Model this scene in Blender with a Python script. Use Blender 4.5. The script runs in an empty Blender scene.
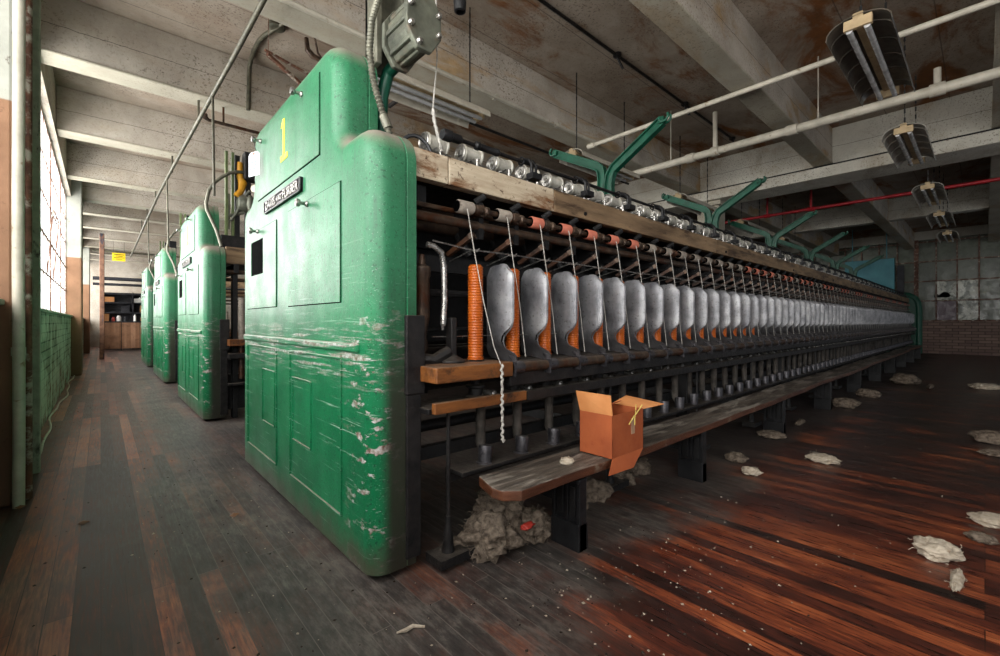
import bpy, math, random
from mathutils import Vector, Matrix, noise
random.seed(7)
sc = bpy.context.scene
COL = sc.collection
PI = math.pi

# ------------------------------------------------------------------ colour + materials
def lin(c):
    o = []
    for v in c[:3]:
        v = v / 255.0
        o.append(v / 12.92 if v <= 0.04045 else ((v + 0.055) / 1.055) ** 2.4)
    return (o[0], o[1], o[2], 1.0)

class NT:
    def __init__(s, name):
        s.m = bpy.data.materials.new(name); s.m.use_nodes = True
        s.t = s.m.node_tree; s.t.nodes.clear()
        s.out = s.n('ShaderNodeOutputMaterial')
    def n(s, kind, **kw):
        nd = s.t.nodes.new(kind)
        for k, v in kw.items():
            if k.startswith('i_'):
                nd.inputs[k[2:].replace('_', ' ')].default_value = v
            else:
                setattr(nd, k, v)
        return nd
    def l(s, a, b): s.t.links.new(a, b)
    def coords(s, stretch=(1, 1, 1), rnd=True, world=False):
        if world:
            src = s.n('ShaderNodeNewGeometry').outputs['Position']
        else:
            src = s.n('ShaderNodeTexCoord').outputs['Object']
        if rnd and not world:
            oi = s.n('ShaderNodeObjectInfo')
            mu = s.n('ShaderNodeMath', operation='MULTIPLY'); s.l(oi.outputs['Random'], mu.inputs[0]); mu.inputs[1].default_value = 37.0
            ad = s.n('ShaderNodeVectorMath', operation='ADD'); s.l(src, ad.inputs[0]); s.l(mu.outputs[0], ad.inputs[1]); src = ad.outputs[0]
        mp = s.n('ShaderNodeMapping'); mp.inputs['Scale'].default_value = stretch
        s.l(src, mp.inputs['Vector'])
        return mp.outputs['Vector']
    def noise(s, vec, scale, detail=5, rough=0.6, dist=0.0):
        nd = s.n('ShaderNodeTexNoise'); s.l(vec, nd.inputs['Vector'])
        nd.inputs['Scale'].default_value = scale; nd.inputs['Detail'].default_value = detail
        nd.inputs['Roughness'].default_value = rough; nd.inputs['Distortion'].default_value = dist
        return nd.outputs['Fac']
    def ramp(s, fac, stops):
        r = s.n('ShaderNodeValToRGB'); s.l(fac, r.inputs['Fac'])
        e = r.color_ramp.elements
        while len(e) < len(stops): e.new(0.5)
        for i, (p, c) in enumerate(stops):
            e[i].position = p
            e[i].color = c if len(c) == 4 and max(c) <= 1.0001 else lin(c)
        return r.outputs['Color']
    def rng(s, fac, a, b, c=0.0, d=1.0, smooth=True):
        m = s.n('ShaderNodeMapRange'); s.l(fac, m.inputs['Value'])
        if smooth: m.interpolation_type = 'SMOOTHSTEP'
        m.inputs['From Min'].default_value = a; m.inputs['From Max'].default_value = b
        m.inputs['To Min'].default_value = c; m.inputs['To Max'].default_value = d
        return m.outputs['Result']
    def math(s, op, a, b=None):
        m = s.n('ShaderNodeMath', operation=op)
        for i, x in enumerate((a, b)):
            if x is None: continue
            if isinstance(x, (int, float)): m.inputs[i].default_value = x
            else: s.l(x, m.inputs[i])
        return m.outputs[0]
    def mix(s, fac, a, b, mode='MIX'):
        m = s.n('ShaderNodeMix', data_type='RGBA', blend_type=mode)
        for k, x in ((0, fac), (6, a), (7, b)):
            if isinstance(x, (int, float)): m.inputs[k].default_value = x
            elif isinstance(x, tuple): m.inputs[k].default_value = x
            else: s.l(x, m.inputs[k])
        return m.outputs[2]
    def sep(s, v):
        x = s.n('ShaderNodeSeparateXYZ'); s.l(v, x.inputs[0]); return x.outputs
    def bump(s, h, strength, dist=0.01, prev=None):
        b = s.n('ShaderNodeBump'); s.l(h, b.inputs['Height'])
        b.inputs['Strength'].default_value = strength; b.inputs['Distance'].default_value = dist
        if prev: s.l(prev, b.inputs['Normal'])
        return b.outputs['Normal']
    def bsdf(s, col, rough, metal=0.0, normal=None, spec=0.5, coat=0.0):
        p = s.n('ShaderNodeBsdfPrincipled')
        if isinstance(col, tuple): p.inputs['Base Color'].default_value = col
        else: s.l(col, p.inputs['Base Color'])
        if isinstance(rough, (int, float)): p.inputs['Roughness'].default_value = rough
        else: s.l(rough, p.inputs['Roughness'])
        if isinstance(metal, (int, float)): p.inputs['Metallic'].default_value = metal
        else: s.l(metal, p.inputs['Metallic'])
        p.inputs['Specular IOR Level'].default_value = spec
        p.inputs['Coat Weight'].default_value = coat
        if normal: s.l(normal, p.inputs['Normal'])
        s.l(p.outputs[0], s.out.inputs['Surface'])
        return s.m

def mk(name, c1, c2, scale=6, rough=0.6, metal=0.0, bump=0.15, bscale=None, stretch=(1, 1, 1),
       stain=None, stain2=None, dust=None, spec=0.4, world=False, rough_var=0.1):
    t = NT(name)
    v = t.coords(stretch, world=world)
    f = t.noise(v, scale, 6, 0.62)
    col = t.ramp(f, [(0.3, c1), (0.7, c2)])
    for st in (stain, stain2):
        if st:
            sc_, a, b, scol = st[0], st[1], st[2], st[3]
            sv = t.coords(st[4] if len(st) > 4 else (1, 1, 1), world=world)
            m = t.rng(t.noise(sv, sc_, 8, 0.68, 0.3), a, b)
            col = t.mix(m, col, lin(scol))
    if dust:
        g = t.n('ShaderNodeNewGeometry')
        nz = t.sep(g.outputs['Normal'])[2]
        dm = t.math('MULTIPLY', t.rng(nz, 0.25, 0.95, 0, dust[1]), t.rng(t.noise(t.coords(), 9, 5, 0.7), 0.3, 0.6, 0.35, 1))
        col = t.mix(dm, col, lin(dust[0]))
    r = t.rng(t.noise(v, scale * 2.3, 4), 0.3, 0.7, max(0.05, rough - rough_var), min(1, rough + rough_var))
    nb = t.bump(t.noise(v, bscale or scale * 6, 6, 0.7), bump, 0.01)
    return t.bsdf(col, r, metal, nb, spec)

MT = {}
MT['iron'] = mk('grimy_iron', (14, 14, 16), (44, 41, 40), 14, 0.5, 0.35, 0.35, dust=((96, 88, 80), 0.55))
MT['iron_dark'] = mk('black_iron', (5, 5, 6), (20, 19, 20), 10, 0.6, 0.1, 0.3, dust=((60, 55, 52), 0.3))
MT['tube_grey'] = mk('dusty_tube', (44, 42, 40), (98, 92, 86), 14, 0.5, 0.3, 0.2)
MT['rod'] = mk('rusty_rod', (38, 30, 26), (92, 74, 60), 18, 0.45, 0.5, 0.2, stain=(7, 0.5, 0.62, (70, 40, 22)), dust=((110, 98, 86), 0.5))
MT['steel'] = mk('worn_steel', (110, 108, 106), (190, 186, 180), 22, 0.32, 0.85, 0.1, stain=(9, 0.55, 0.7, (60, 48, 38)))
MT['chrome'] = mk('bright_metal', (130, 128, 124), (190, 186, 180), 20, 0.38, 0.85, 0.06)
MT['blade'] = mk('aluminium_plate', (96, 98, 104), (166, 168, 172), 7, 0.42, 0.6, 0.14, bscale=90,
                 stain=(42, 0.64, 0.72, (46, 40, 36)), stain2=(9, 0.58, 0.8, (66, 62, 62)), spec=0.5)
def blade_mat():
    t = NT('pressed_plate')
    z = t.sep(t.n('ShaderNodeTexCoord').outputs['Object'])[2]
    v = t.coords()
    col = t.ramp(t.noise(v, 7, 6, 0.65), [(0.3, (92, 92, 98)), (0.7, (162, 162, 164))])
    col = t.mix(t.rng(t.noise(v, 60, 4, 0.7), 0.58, 0.66, 0, 0.7), col, lin((62, 54, 48)))
    n2 = t.noise(v, 10, 6, 0.7)
    col = t.mix(t.rng(t.math('ADD', z, t.math('MULTIPLY', n2, -0.14)), 0.13, 0.0, 0, 0.85), col, lin((46, 42, 42)))
    return t.bsdf(col, t.rng(n2, 0.3, 0.7, 0.34, 0.55), 0.5, t.bump(t.noise(v, 80, 5, 0.7), 0.12, 0.01), 0.5)
MT['blade'] = blade_mat()
MT['hook'] = mk('cast_foot', (40, 38, 40), (82, 80, 84), 20, 0.35, 0.6, 0.2, dust=((120, 116, 118), 0.4))
MT['bobbin'] = mk('orange_bobbin', (150, 66, 12), (184, 92, 24), 10, 0.34, 0.0, 0.05, spec=0.5)
MT['pink'] = mk('salmon_rubber', (168, 92, 74), (194, 116, 94), 16, 0.6, 0, 0.1, stain=(20, 0.62, 0.75, (130, 62, 48)))
MT['cot_grey'] = mk('grey_roller', (104, 96, 88), (158, 148, 136), 16, 0.7, 0, 0.15, stain=(16, 0.55, 0.7, (74, 62, 54)))
MT['hole'] = mk('hollow_dark', (1, 1, 1), (3, 3, 3), 10, 0.95, spec=0.02)
MT['amber'] = mk('amber_bar', (22, 16, 13), (74, 44, 24), 14, 0.5, 0.1, 0.1)
MT['beam_wood'] = mk('whitewashed_beam', (150, 130, 106), (208, 194, 170), 5, 0.75, 0, 0.4, stretch=(0.5, 3, 3),
                     stain=(4, 0.48, 0.64, (112, 76, 46), (0.8, 2.5, 2.5)), stain2=(26, 0.56, 0.68, (70, 46, 28)), bscale=40)
MT['beam_wood2'] = mk('brown_beam', (82, 64, 46), (150, 124, 94), 5, 0.75, 0, 0.4, stretch=(0.4, 3, 3),
                      stain=(5, 0.5, 0.66, (60, 42, 28), (0.5, 2.5, 2.5)), bscale=40)
MT['rail_wood'] = mk('oiled_rail', (74, 40, 16), (138, 84, 38), 7, 0.45, 0, 0.3, stretch=(0.6, 3, 3), stain=(7, 0.5, 0.64, (40, 24, 12)), dust=((110, 96, 82), 0.6))
MT['bench_wood'] = mk('dusty_bench', (36, 31, 28), (104, 94, 84), 5, 0.55, 0, 0.5, stretch=(0.5, 5, 3),
                      stain=(4, 0.48, 0.6, (138, 130, 120), (0.5, 2.5, 1)), stain2=(9, 0.6, 0.7, (56, 24, 12)), bscale=30)
MT['bench_edge'] = mk('bench_edge', (46, 20, 10), (96, 56, 34), 8, 0.45, 0, 0.4, stretch=(0.4, 2, 3), stain=(6, 0.55, 0.66, (120, 106, 90)))
MT['card'] = mk('cardboard', (138, 66, 34), (166, 86, 46), 5, 0.7, 0, 0.12, bscale=70, stain=(7, 0.56, 0.8, (132, 54, 22)))
MT['card2'] = mk('cardboard_inside', (196, 126, 72), (218, 150, 94), 5, 0.7, 0, 0.12, bscale=70, stain=(7, 0.56, 0.8, (176, 104, 56)))
MT['lint'] = mk('grey_lint', (64, 55, 47), (138, 124, 110), 30, 0.95, 0, 1.0, bscale=90, stain=(12, 0.58, 0.7, (62, 54, 48)), spec=0.1)
MT['lint_w'] = mk('pale_lint', (160, 146, 128), (206, 194, 176), 30, 0.95, 0, 1.0, bscale=90, stain=(10, 0.6, 0.7, (150, 128, 104)), spec=0.1)
MT['yarn'] = mk('white_yarn', (140, 136, 130), (196, 192, 184), 60, 0.9, 0, 0.4)
MT['paper'] = mk('tag_paper', (222, 228, 238), (240, 244, 250), 6, 0.8)
MT['ink'] = mk('ink', (50, 60, 110), (70, 80, 130), 6, 0.8)
MT['yellow'] = mk('yellow_paint', (236, 222, 40), (250, 240, 80), 12, 0.6)
MT['sign_yellow'] = mk('yellow_sign', (226, 190, 20), (244, 210, 40), 6, 0.5)
MT['arm_green'] = mk('green_arm', (8, 60, 44), (18, 88, 66), 9, 0.42, 0, 0.15, stain=(14, 0.62, 0.7, (20, 46, 36)), dust=((70, 96, 84), 0.5))
MT['pipe_white'] = mk('painted_pipe', (156, 150, 136), (190, 183, 168), 7, 0.45, 0, 0.15, stain=(9, 0.6, 0.7, (120, 98, 72)))
MT['pipe_dark'] = mk('olive_conduit', (58, 58, 48), (98, 94, 78), 12, 0.5, 0.3, 0.2)
MT['pipe_red'] = mk('red_pipe', (120, 14, 22), (160, 26, 34), 8, 0.4, 0, 0.1)
MT['black'] = mk('black_paint', (12, 12, 14), (34, 34, 36), 10, 0.45, 0.2, 0.1)
MT['motor'] = mk('motor_casting', (64, 66, 58), (116, 118, 104), 9, 0.45, 0.35, 0.3, dust=((120, 112, 100), 0.6), stain=(8, 0.55, 0.7, (96, 84, 70)))
MT['flex'] = mk('flexible_conduit', (78, 78, 68), (122, 120, 106), 14, 0.4, 0.4, 0.2, dust=((120, 110, 96), 0.5))
MT['reflector'] = mk('enamel_reflector', (120, 116, 108), (168, 162, 150), 7, 0.4, 0, 0.1, stain=(8, 0.6, 0.75, (92, 76, 58)))
MT['reflector_dk'] = mk('dark_reflector', (50, 46, 40), (88, 80, 70), 7, 0.4, 0.1, 0.1, stain=(8, 0.6, 0.75, (70, 54, 36)))
MT['tube'] = mk('dead_tube', (150, 150, 150), (196, 196, 194), 6, 0.25, 0, 0.02)
MT['plate_tan'] = mk('tan_end_plate', (150, 128, 96), (186, 164, 128), 8, 0.6, 0, 0.1, stain=(9, 0.6, 0.7, (112, 80, 50)))
MT['drum'] = mk('milky_drum', (150, 146, 136), (196, 192, 180), 12, 0.3, 0.0, 0.05, spec=0.6)
MT['rust'] = mk('rusty_steel', (70, 44, 34), (124, 84, 64), 12, 0.7, 0.1, 0.3, stain=(9, 0.5, 0.62, (168, 160, 146)))
MT['frame_green'] = mk('old_green_frame', (130, 138, 120), (170, 174, 154), 9, 0.6, 0, 0.3, stain=(8, 0.58, 0.68, (44, 34, 28), (1, 1, 0.35)), stain2=(12, 0.58, 0.66, (150, 148, 132), (1, 1, 0.4)))
MT['post_wood'] = mk('scuffed_post', (84, 56, 44), (140, 102, 80), 8, 0.7, 0, 0.2, stain=(6, 0.55, 0.65, (52, 56, 70), (1, 1, 0.4)))
MT['blue_sheet'] = mk('blue_enamel', (50, 112, 124), (74, 142, 152), 3, 0.5, 0, 0.05)
MT['brown_cloth'] = mk('brown_canvas', (134, 98, 74), (172, 130, 100), 4, 0.8, 0, 0.3, stain=(5, 0.55, 0.7, (106, 76, 58)))
MT['clutter_dk'] = mk('clutter_dark', (16, 18, 24), (40, 40, 46), 8, 0.6)
MT['jar_white'] = mk('jar_white', (206, 204, 198), (232, 230, 226), 6, 0.4)
MT['jar_red'] = mk('jar_red', (150, 40, 34), (176, 60, 48), 6, 0.4)
MT['card_bin'] = mk('brown_bin', (168, 112, 66), (196, 140, 90), 5, 0.75)
MT['yellow_mach'] = mk('ochre_casting', (168, 116, 20), (206, 150, 40), 8, 0.45)
MT['green_strip'] = mk('dull_green_strip', (70, 84, 50), (104, 116, 74), 8, 0.5)
MT['gauge'] = mk('gauge_face', (206, 196, 168), (226, 216, 190), 8, 0.3)
MT['scrap'] = mk('floor_crumbs', (110, 100, 86), (180, 168, 150), 20, 0.9)
MT['dirt'] = mk('dark_crumbs', (24, 20, 18), (60, 48, 38), 20, 0.9)
MT['tape'] = mk('tape', (150, 116, 92), (180, 146, 118), 8, 0.35)
MT['straw'] = mk('straw_yarn', (196, 170, 84), (226, 204, 120), 12, 0.7)

# green enamel of the end cabinets
def green_enamel():
    t = NT('green_enamel')
    P = t.n('ShaderNodeTexCoord').outputs['Object']
    x, y, z = t.sep(P)[0:3]
    v = t.coords((1, 1, 1), rnd=False)
    base = t.ramp(t.noise(v, 3.0, 5, 0.6), [(0.3, (10, 88, 54)), (0.7, (20, 116, 73))])
    # window glare painted in as paler green on the upper panels
    pale_glare = t.math('MULTIPLY', t.rng(z, 0.95, 1.5, 0, 1), t.rng(t.noise(t.coords((1, 1, 0.4), rnd=False), 2.6, 6, 0.6), 0.3, 0.75, 0.15, 0.5))
    base = t.mix(pale_glare, base, lin((84, 124, 100)))
    # fine dirt specks
    base = t.mix(t.rng(t.noise(v, 60, 3, 0.7), 0.56, 0.66, 0, 0.6), base, lin((20, 46, 34)))
    base = t.mix(t.rng(t.noise(v, 130, 3, 0.7), 0.6, 0.7, 0, 0.4), base, lin((150, 182, 160)))
    sc1 = t.math('MULTIPLY', t.rng(t.noise(t.coords((1, 0.12, 6), rnd=False), 14, 5, 0.7), 0.6, 0.66, 0, 0.75), t.rng(z, 1.5, 0.9, 0.1, 1))
    base = t.mix(sc1, base, lin((150, 176, 158)))
    drip = t.math('MULTIPLY', t.rng(t.noise(t.coords((3, 3, 0.25), rnd=False), 9, 5, 0.7), 0.52, 0.64, 0, 0.45), t.rng(z, 0.9, 1.7, 0.3, 1))
    base = t.mix(drip, base, lin((52, 84, 66)))
    # scraped band at belt height
    hv = t.coords((1, 0.28, 5), rnd=False)
    hn = t.noise(hv, 9, 7, 0.7)
    band = t.math('MULTIPLY', t.rng(z, 0.76, 0.9), t.rng(z, 1.14, 1.0))
    sb = t.math('MULTIPLY', band, t.rng(hn, 0.5, 0.6))
    edge = t.rng(y, 0.34, 0.10)
    chips = t.math('MULTIPLY', edge, t.rng(t.noise(t.coords((1, 1, 2.2), rnd=False), 7, 6, 0.66), 0.55, 0.61))
    chips = t.math('MULTIPLY', chips, t.rng(z, 1.25, 0.95))
    wear = t.math('MAXIMUM', t.math('MULTIPLY', sb, 0.75), chips)
    wcol = t.ramp(t.noise(v, 30, 5, 0.7), [(0.35, (104, 72, 62)), (0.5, (150, 140, 132)), (0.68, (206, 208, 208))])
    base = t.mix(wear, base, wcol)
    # kicked, grimy foot
    gn = t.noise(v, 8, 6, 0.7)
    ft = t.math('MULTIPLY', t.rng(t.math('ADD', z, t.math('MULTIPLY', gn, -0.3)), 0.06, -0.13), 0.85)
    base = t.mix(ft, base, lin((74, 70, 58)))
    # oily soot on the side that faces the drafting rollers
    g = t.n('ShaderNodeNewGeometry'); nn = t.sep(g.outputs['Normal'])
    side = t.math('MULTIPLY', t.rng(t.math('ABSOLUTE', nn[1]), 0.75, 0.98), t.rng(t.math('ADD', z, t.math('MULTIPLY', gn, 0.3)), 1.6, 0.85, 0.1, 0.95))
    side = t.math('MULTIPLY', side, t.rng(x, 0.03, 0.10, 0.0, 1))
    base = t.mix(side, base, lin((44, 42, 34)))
    dn = t.math('MULTIPLY', t.rng(nn[2], 0.15, 0.85), t.rng(t.noise(v, 10, 5, 0.7), 0.25, 0.55, 0.5, 0.95))
    base = t.mix(dn, base, lin((128, 118, 108)))
    rough = t.rng(t.noise(v, 5, 5), 0.3, 0.7, 0.33, 0.46)
    rough = t.math('MAXIMUM', rough, t.math('MULTIPLY', t.math('MAXIMUM', wear, dn), 0.7))
    nb = t.bump(t.noise(v, 60, 6, 0.7), 0.12, 0.01)
    nb = t.bump(wear, 0.3, 0.004, nb)
    t.bsdf(base, rough, 0.0, nb, 0.3)
    for nd in t.t.nodes:
        if nd.type == 'BSDF_PRINCIPLED': nd.inputs['Coat Weight'].default_value = 0.06; nd.inputs['Coat Roughness'].default_value = 0.3
    return t.m
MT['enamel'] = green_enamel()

def floor_mat():
    t = NT('plank_floor')
    P = t.n('ShaderNodeTexCoord').outputs['Object']
    x, y, z = t.sep(P)[0:3]
    cb = t.n('ShaderNodeCombineXYZ'); t.l(y, cb.inputs[0]); t.l(x, cb.inputs[1])
    br = t.n('ShaderNodeTexBrick', offset=0.37, offset_frequency=3)
    t.l(cb.outputs[0], br.inputs['Vector'])
    br.inputs['Color1'].default_value = (0, 0, 0, 1); br.inputs['Color2'].default_value = (1, 1, 1, 1)
    br.inputs['Mortar'].default_value = (0.5, 0.5, 0.5, 1)
    br.inputs['Scale'].default_value = 1.0; br.inputs['Mortar Size'].default_value = 0.0018
    br.inputs['Mortar Smooth'].default_value = 0.3; br.inputs['Bias'].default_value = 0.0
    br.inputs['Brick Width'].default_value = 2.3; br.inputs['Row Height'].default_value = 0.078
    rnd = t.sep(br.outputs['Color'])[0]; mort = br.outputs['Fac']
    grain = t.noise(t.coords((14, 0.9, 1), rnd=False), 6, 8, 0.7, 0.4)
    blot = t.noise(t.coords((1, 0.5, 1), rnd=False), 2.6, 8, 0.7, 0.3)
    tone = t.math('ADD', t.math('ADD', t.math('MULTIPLY', rnd, 0.26), t.math('MULTIPLY', grain, 0.62)), t.math('MULTIPLY', blot, 0.5))
    wood = t.ramp(tone, [(0.5, (24, 14, 12)), (0.61, (50, 25, 20)), (0.70, (84, 38, 26)), (0.79, (132, 66, 38)), (0.9, (178, 104, 62))])
    wood = t.mix(t.rng(t.noise(t.coords((9, 0.5, 1), rnd=False), 5, 6, 0.7), 0.56, 0.66, 0, 0.7), wood, lin((26, 13, 9)))
    # worn walkway along the windows: grey-brown scuffed boards
    dust = t.noise(t.coords((1, 0.45, 1), rnd=False), 1.7, 9, 0.66, 0.4)
    aisle = t.rng(t.math('ADD', x, t.math('MULTIPLY', dust, 0.9)), 1.75, 0.85)
    am = t.math('MULTIPLY', aisle, t.rng(dust, 0.4, 0.62, 0.08, 0.55))
    grey = t.ramp(t.math('ADD', t.math('MULTIPLY', grain, 0.7), t.math('MULTIPLY', rnd, 0.3)), [(0.34, (38, 29, 26)), (0.5, (84, 66, 58)), (0.64, (140, 118, 108))])
    col = t.mix(am, wood, grey)
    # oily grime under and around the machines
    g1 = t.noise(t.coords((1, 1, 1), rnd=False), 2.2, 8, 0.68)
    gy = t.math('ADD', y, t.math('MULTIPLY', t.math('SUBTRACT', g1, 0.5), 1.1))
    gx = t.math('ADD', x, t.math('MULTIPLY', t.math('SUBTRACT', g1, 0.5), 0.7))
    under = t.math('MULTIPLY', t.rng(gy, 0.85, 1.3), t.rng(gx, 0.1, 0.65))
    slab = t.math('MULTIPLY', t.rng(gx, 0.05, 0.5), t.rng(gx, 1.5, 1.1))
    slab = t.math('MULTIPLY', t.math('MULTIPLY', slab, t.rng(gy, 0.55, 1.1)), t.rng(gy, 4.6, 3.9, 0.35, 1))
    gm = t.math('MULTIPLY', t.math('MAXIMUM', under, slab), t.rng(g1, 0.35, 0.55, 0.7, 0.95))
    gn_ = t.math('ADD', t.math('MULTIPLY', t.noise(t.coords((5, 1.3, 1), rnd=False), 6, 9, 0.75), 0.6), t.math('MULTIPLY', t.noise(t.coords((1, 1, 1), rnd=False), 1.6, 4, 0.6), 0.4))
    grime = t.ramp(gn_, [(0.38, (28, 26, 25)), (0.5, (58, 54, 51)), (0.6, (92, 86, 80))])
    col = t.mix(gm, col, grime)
    # patchy dark grey-brown tone, stronger further right
    fr = t.math('MULTIPLY', t.rng(x, 1.8, 5.5, 0.0, 0.95), t.rng(t.noise(t.coords((0.8, 1, 1), rnd=False), 2.4, 8, 0.7), 0.28, 0.58))
    col = t.mix(fr, col, lin((44, 36, 34)))
    # specks
    col = t.mix(t.rng(t.noise(t.coords((1, 1, 1), rnd=False), 75, 3, 0.6), 0.70, 0.74, 0, 0.7), col, lin((120, 110, 98)))
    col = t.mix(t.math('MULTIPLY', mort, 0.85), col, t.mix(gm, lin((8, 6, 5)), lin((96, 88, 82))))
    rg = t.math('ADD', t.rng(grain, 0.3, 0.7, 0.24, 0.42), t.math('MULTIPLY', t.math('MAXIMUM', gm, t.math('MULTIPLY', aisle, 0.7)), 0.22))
    hgt = t.math('SUBTRACT', t.math('MULTIPLY', grain, 0.25), mort)
    nb = t.bump(hgt, 0.22, 0.003)
    return t.bsdf(col, rg, 0.0, nb, 0.5)
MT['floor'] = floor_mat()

def concrete(name, pale, mid, spot, brown, brown_amt):
    t = NT(name)
    v = t.coords((1, 1, 1), world=True)
    x, y, z = t.sep(t.n('ShaderNodeNewGeometry').outputs['Position'])[0:3]
    col = t.ramp(t.noise(v, 1.3, 8, 0.65), [(0.3, mid), (0.7, pale)])
    col = t.mix(t.math('MULTIPLY', t.rng(t.noise(v, 42, 4, 0.75), 0.54, 0.63, 0, 0.75), t.rng(t.noise(v, 0.9, 4, 0.6), 0.4, 0.55, 0.25, 1)), col, lin(spot))
    mask = t.rng(t.math('SUBTRACT', x, t.math('MULTIPLY', y, 0.35)), -0.8, 1.6, 0.16, 1)
    bn = t.rng(t.noise(t.coords((0.55, 1.3, 1.3), world=True), 1.35, 9, 0.66, 0.6), 0.47, 0.63, 0, brown_amt)
    bcol = t.ramp(t.noise(v, 5, 6, 0.7), [(0.3, brown), (0.7, tuple(min(255, int(c * 1.5)) for c in brown))])
    col = t.mix(t.math('MULTIPLY', bn, mask), col, bcol)
    # one open joint of the shuttering
    jz = t.math('ADD', t.math('SUBTRACT', z, 3.985), t.math('MULTIPLY', t.math('SUBTRACT', t.noise(v, 7, 4, 0.7), 0.5), 0.03))
    ln = t.rng(t.math('ABSOLUTE', jz), 0.005, 0.001, 0, 0.8)
    col = t.mix(ln, col, lin((52, 44, 36)))
    jy = t.math('ABSOLUTE', t.math('SUBTRACT', t.math('FRACT', t.math('MULTIPLY', y, 1.47)), 0.5))
    l2 = t.math('MULTIPLY', t.rng(jy, 0.012, 0.004, 0, 0.55), t.rng(z, 4.26, 4.29))
    col = t.mix(l2, col, lin((60, 52, 44)))
    nb = t.bump(t.noise(v, 26, 7, 0.72), 0.3, 0.01)
    return t.bsdf(col, 0.8, 0, nb, 0.25)
MT['joist'] = concrete('joist_concrete', (198, 190, 178), (150, 140, 128), (78, 66, 52), (124, 100, 66), 0.8)
MT['joist_bottom'] = concrete('joist_soffit', (180, 174, 158), (150, 143, 128), (120, 108, 94), (110, 86, 54), 0.4)
MT['slab'] = concrete('slab_concrete', (176, 164, 150), (128, 114, 100), (90, 76, 62), (92, 56, 24), 0.95)
MT['girder'] = concrete('girder_concrete', (206, 202, 190), (174, 169, 157), (96, 86, 74), (96, 76, 50), 0.35)

def two_tone_wall(name, zb, hi1, hi2, lo1, lo2):
    t = NT(name)
    v = t.coords((1, 1, 1), world=True)
    z = t.sep(t.n('ShaderNodeNewGeometry').outputs['Position'])[2]
    hi = t.ramp(t.noise(v, 3, 7, 0.65), [(0.3, hi1), (0.7, hi2)])
    hi = t.mix(t.rng(t.noise(t.coords((1, 1, 0.5), world=True), 18, 6, 0.72), 0.6, 0.68, 0, 0.8), hi, lin((96, 88, 78)))
    lo = t.ramp(t.noise(v, 3, 7, 0.65), [(0.3, lo1), (0.7, lo2)])
    lo = t.mix(t.rng(t.noise(v, 22, 6, 0.72), 0.6, 0.7, 0, 0.6), lo, lin((88, 60, 44)))
    lo = t.mix(t.rng(z, 1.3, 0.1, 0, 0.55), lo, lin((70, 52, 42)))
    col = t.mix(t.rng(z, zb + 0.006, zb - 0.006), hi, lo)
    nb = t.bump(t.noise(v, 30, 6, 0.7), 0.25, 0.01)
    return t.bsdf(col, 0.7, 0, nb, 0.3)
MT['pier'] = two_tone_wall('pier_paint', 2.42, (146, 147, 138), (172, 173, 164), (124, 92, 70), (146, 110, 84))

def brick_mat(name, a, b, mortar, paint, p_lo, p_hi, axis='Y', zlim=None, red=None):
    t = NT(name)
    P = t.n('ShaderNodeNewGeometry').outputs['Position']
    x, y, z = t.sep(P)[0:3]
    cb = t.n('ShaderNodeCombineXYZ'); t.l(y if axis == 'Y' else x, cb.inputs[0]); t.l(z, cb.inputs[1])
    br = t.n('ShaderNodeTexBrick'); t.l(cb.outputs[0], br.inputs['Vector'])
    br.inputs['Color1'].default_value = lin(a); br.inputs['Color2'].default_value = lin(b); br.inputs['Mortar'].default_value = lin(mortar)
    br.inputs['Scale'].default_value = 1; br.inputs['Brick Width'].default_value = 0.3; br.inputs['Row Height'].default_value = 0.098
    br.inputs['Mortar Size'].default_value = 0.009; br.inputs['Mortar Smooth'].default_value = 0.3
    col = br.outputs['Color']
    v = t.coords((1, 1, 1), world=True)
    if red:
        m = t.math('MULTIPLY', t.rng(z, 0.75, 0.15), t.rng(t.noise(v, 4, 6, 0.7), 0.4, 0.55))
        col = t.mix(m, col, lin(red))
    if paint:
        pn = t.noise(v, 3.2, 7, 0.7)
        col = t.mix(t.rng(pn, p_lo, p_hi, 0, 0.85), col, lin(paint))
    col = t.mix(t.rng(t.noise(v, 26, 6, 0.7), 0.58, 0.7, 0, 0.6), col, lin((54, 42, 36)))
    h = t.math('SUBTRACT', t.math('MULTIPLY', t.noise(v, 20, 6, 0.7), 0.3), br.outputs['Fac'])
    nb = t.bump(h, 0.8, 0.01)
    return t.bsdf(col, 0.75, 0, nb, 0.3)
MT['brick_green'] = brick_mat('painted_brick', (124, 120, 106), (156, 150, 136), (64, 58, 50), (196, 192, 180), 0.42, 0.56, 'Y', red=(126, 66, 44))
MT['brick_far'] = brick_mat('red_brick', (118, 96, 88), (146, 122, 110), (78, 66, 60), None, 0, 0, 'Y')

def pane_mat(name, c1, c2, op, rough=0.35):
    t = NT(name)
    v = t.coords((1, 1, 1), world=True)
    col = t.ramp(t.noise(v, 3, 6, 0.65), [(0.3, c1), (0.7, c2)])
    p = t.n('ShaderNodeBsdfPrincipled'); t.l(col, p.inputs['Base Color']); p.inputs['Roughness'].default_value = rough
    tr = t.n('ShaderNodeBsdfTransparent'); tl = t.n('ShaderNodeBsdfTranslucent'); t.l(col, tl.inputs['Color'])
    m1 = t.n('ShaderNodeMixShader'); m1.inputs[0].default_value = 0.5; t.l(p.outputs[0], m1.inputs[1]); t.l(tl.outputs[0], m1.inputs[2])
    m2 = t.n('ShaderNodeMixShader'); m2.inputs[0].default_value = op; t.l(tr.outputs[0], m2.inputs[1]); t.l(m1.outputs[0], m2.inputs[2])
    t.l(m2.outputs[0], t.out.inputs['Surface'])
    return t.m
MT['glass_dirty'] = pane_mat('dirty_glass', (206, 214, 220), (240, 244, 248), 0.35)
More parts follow.
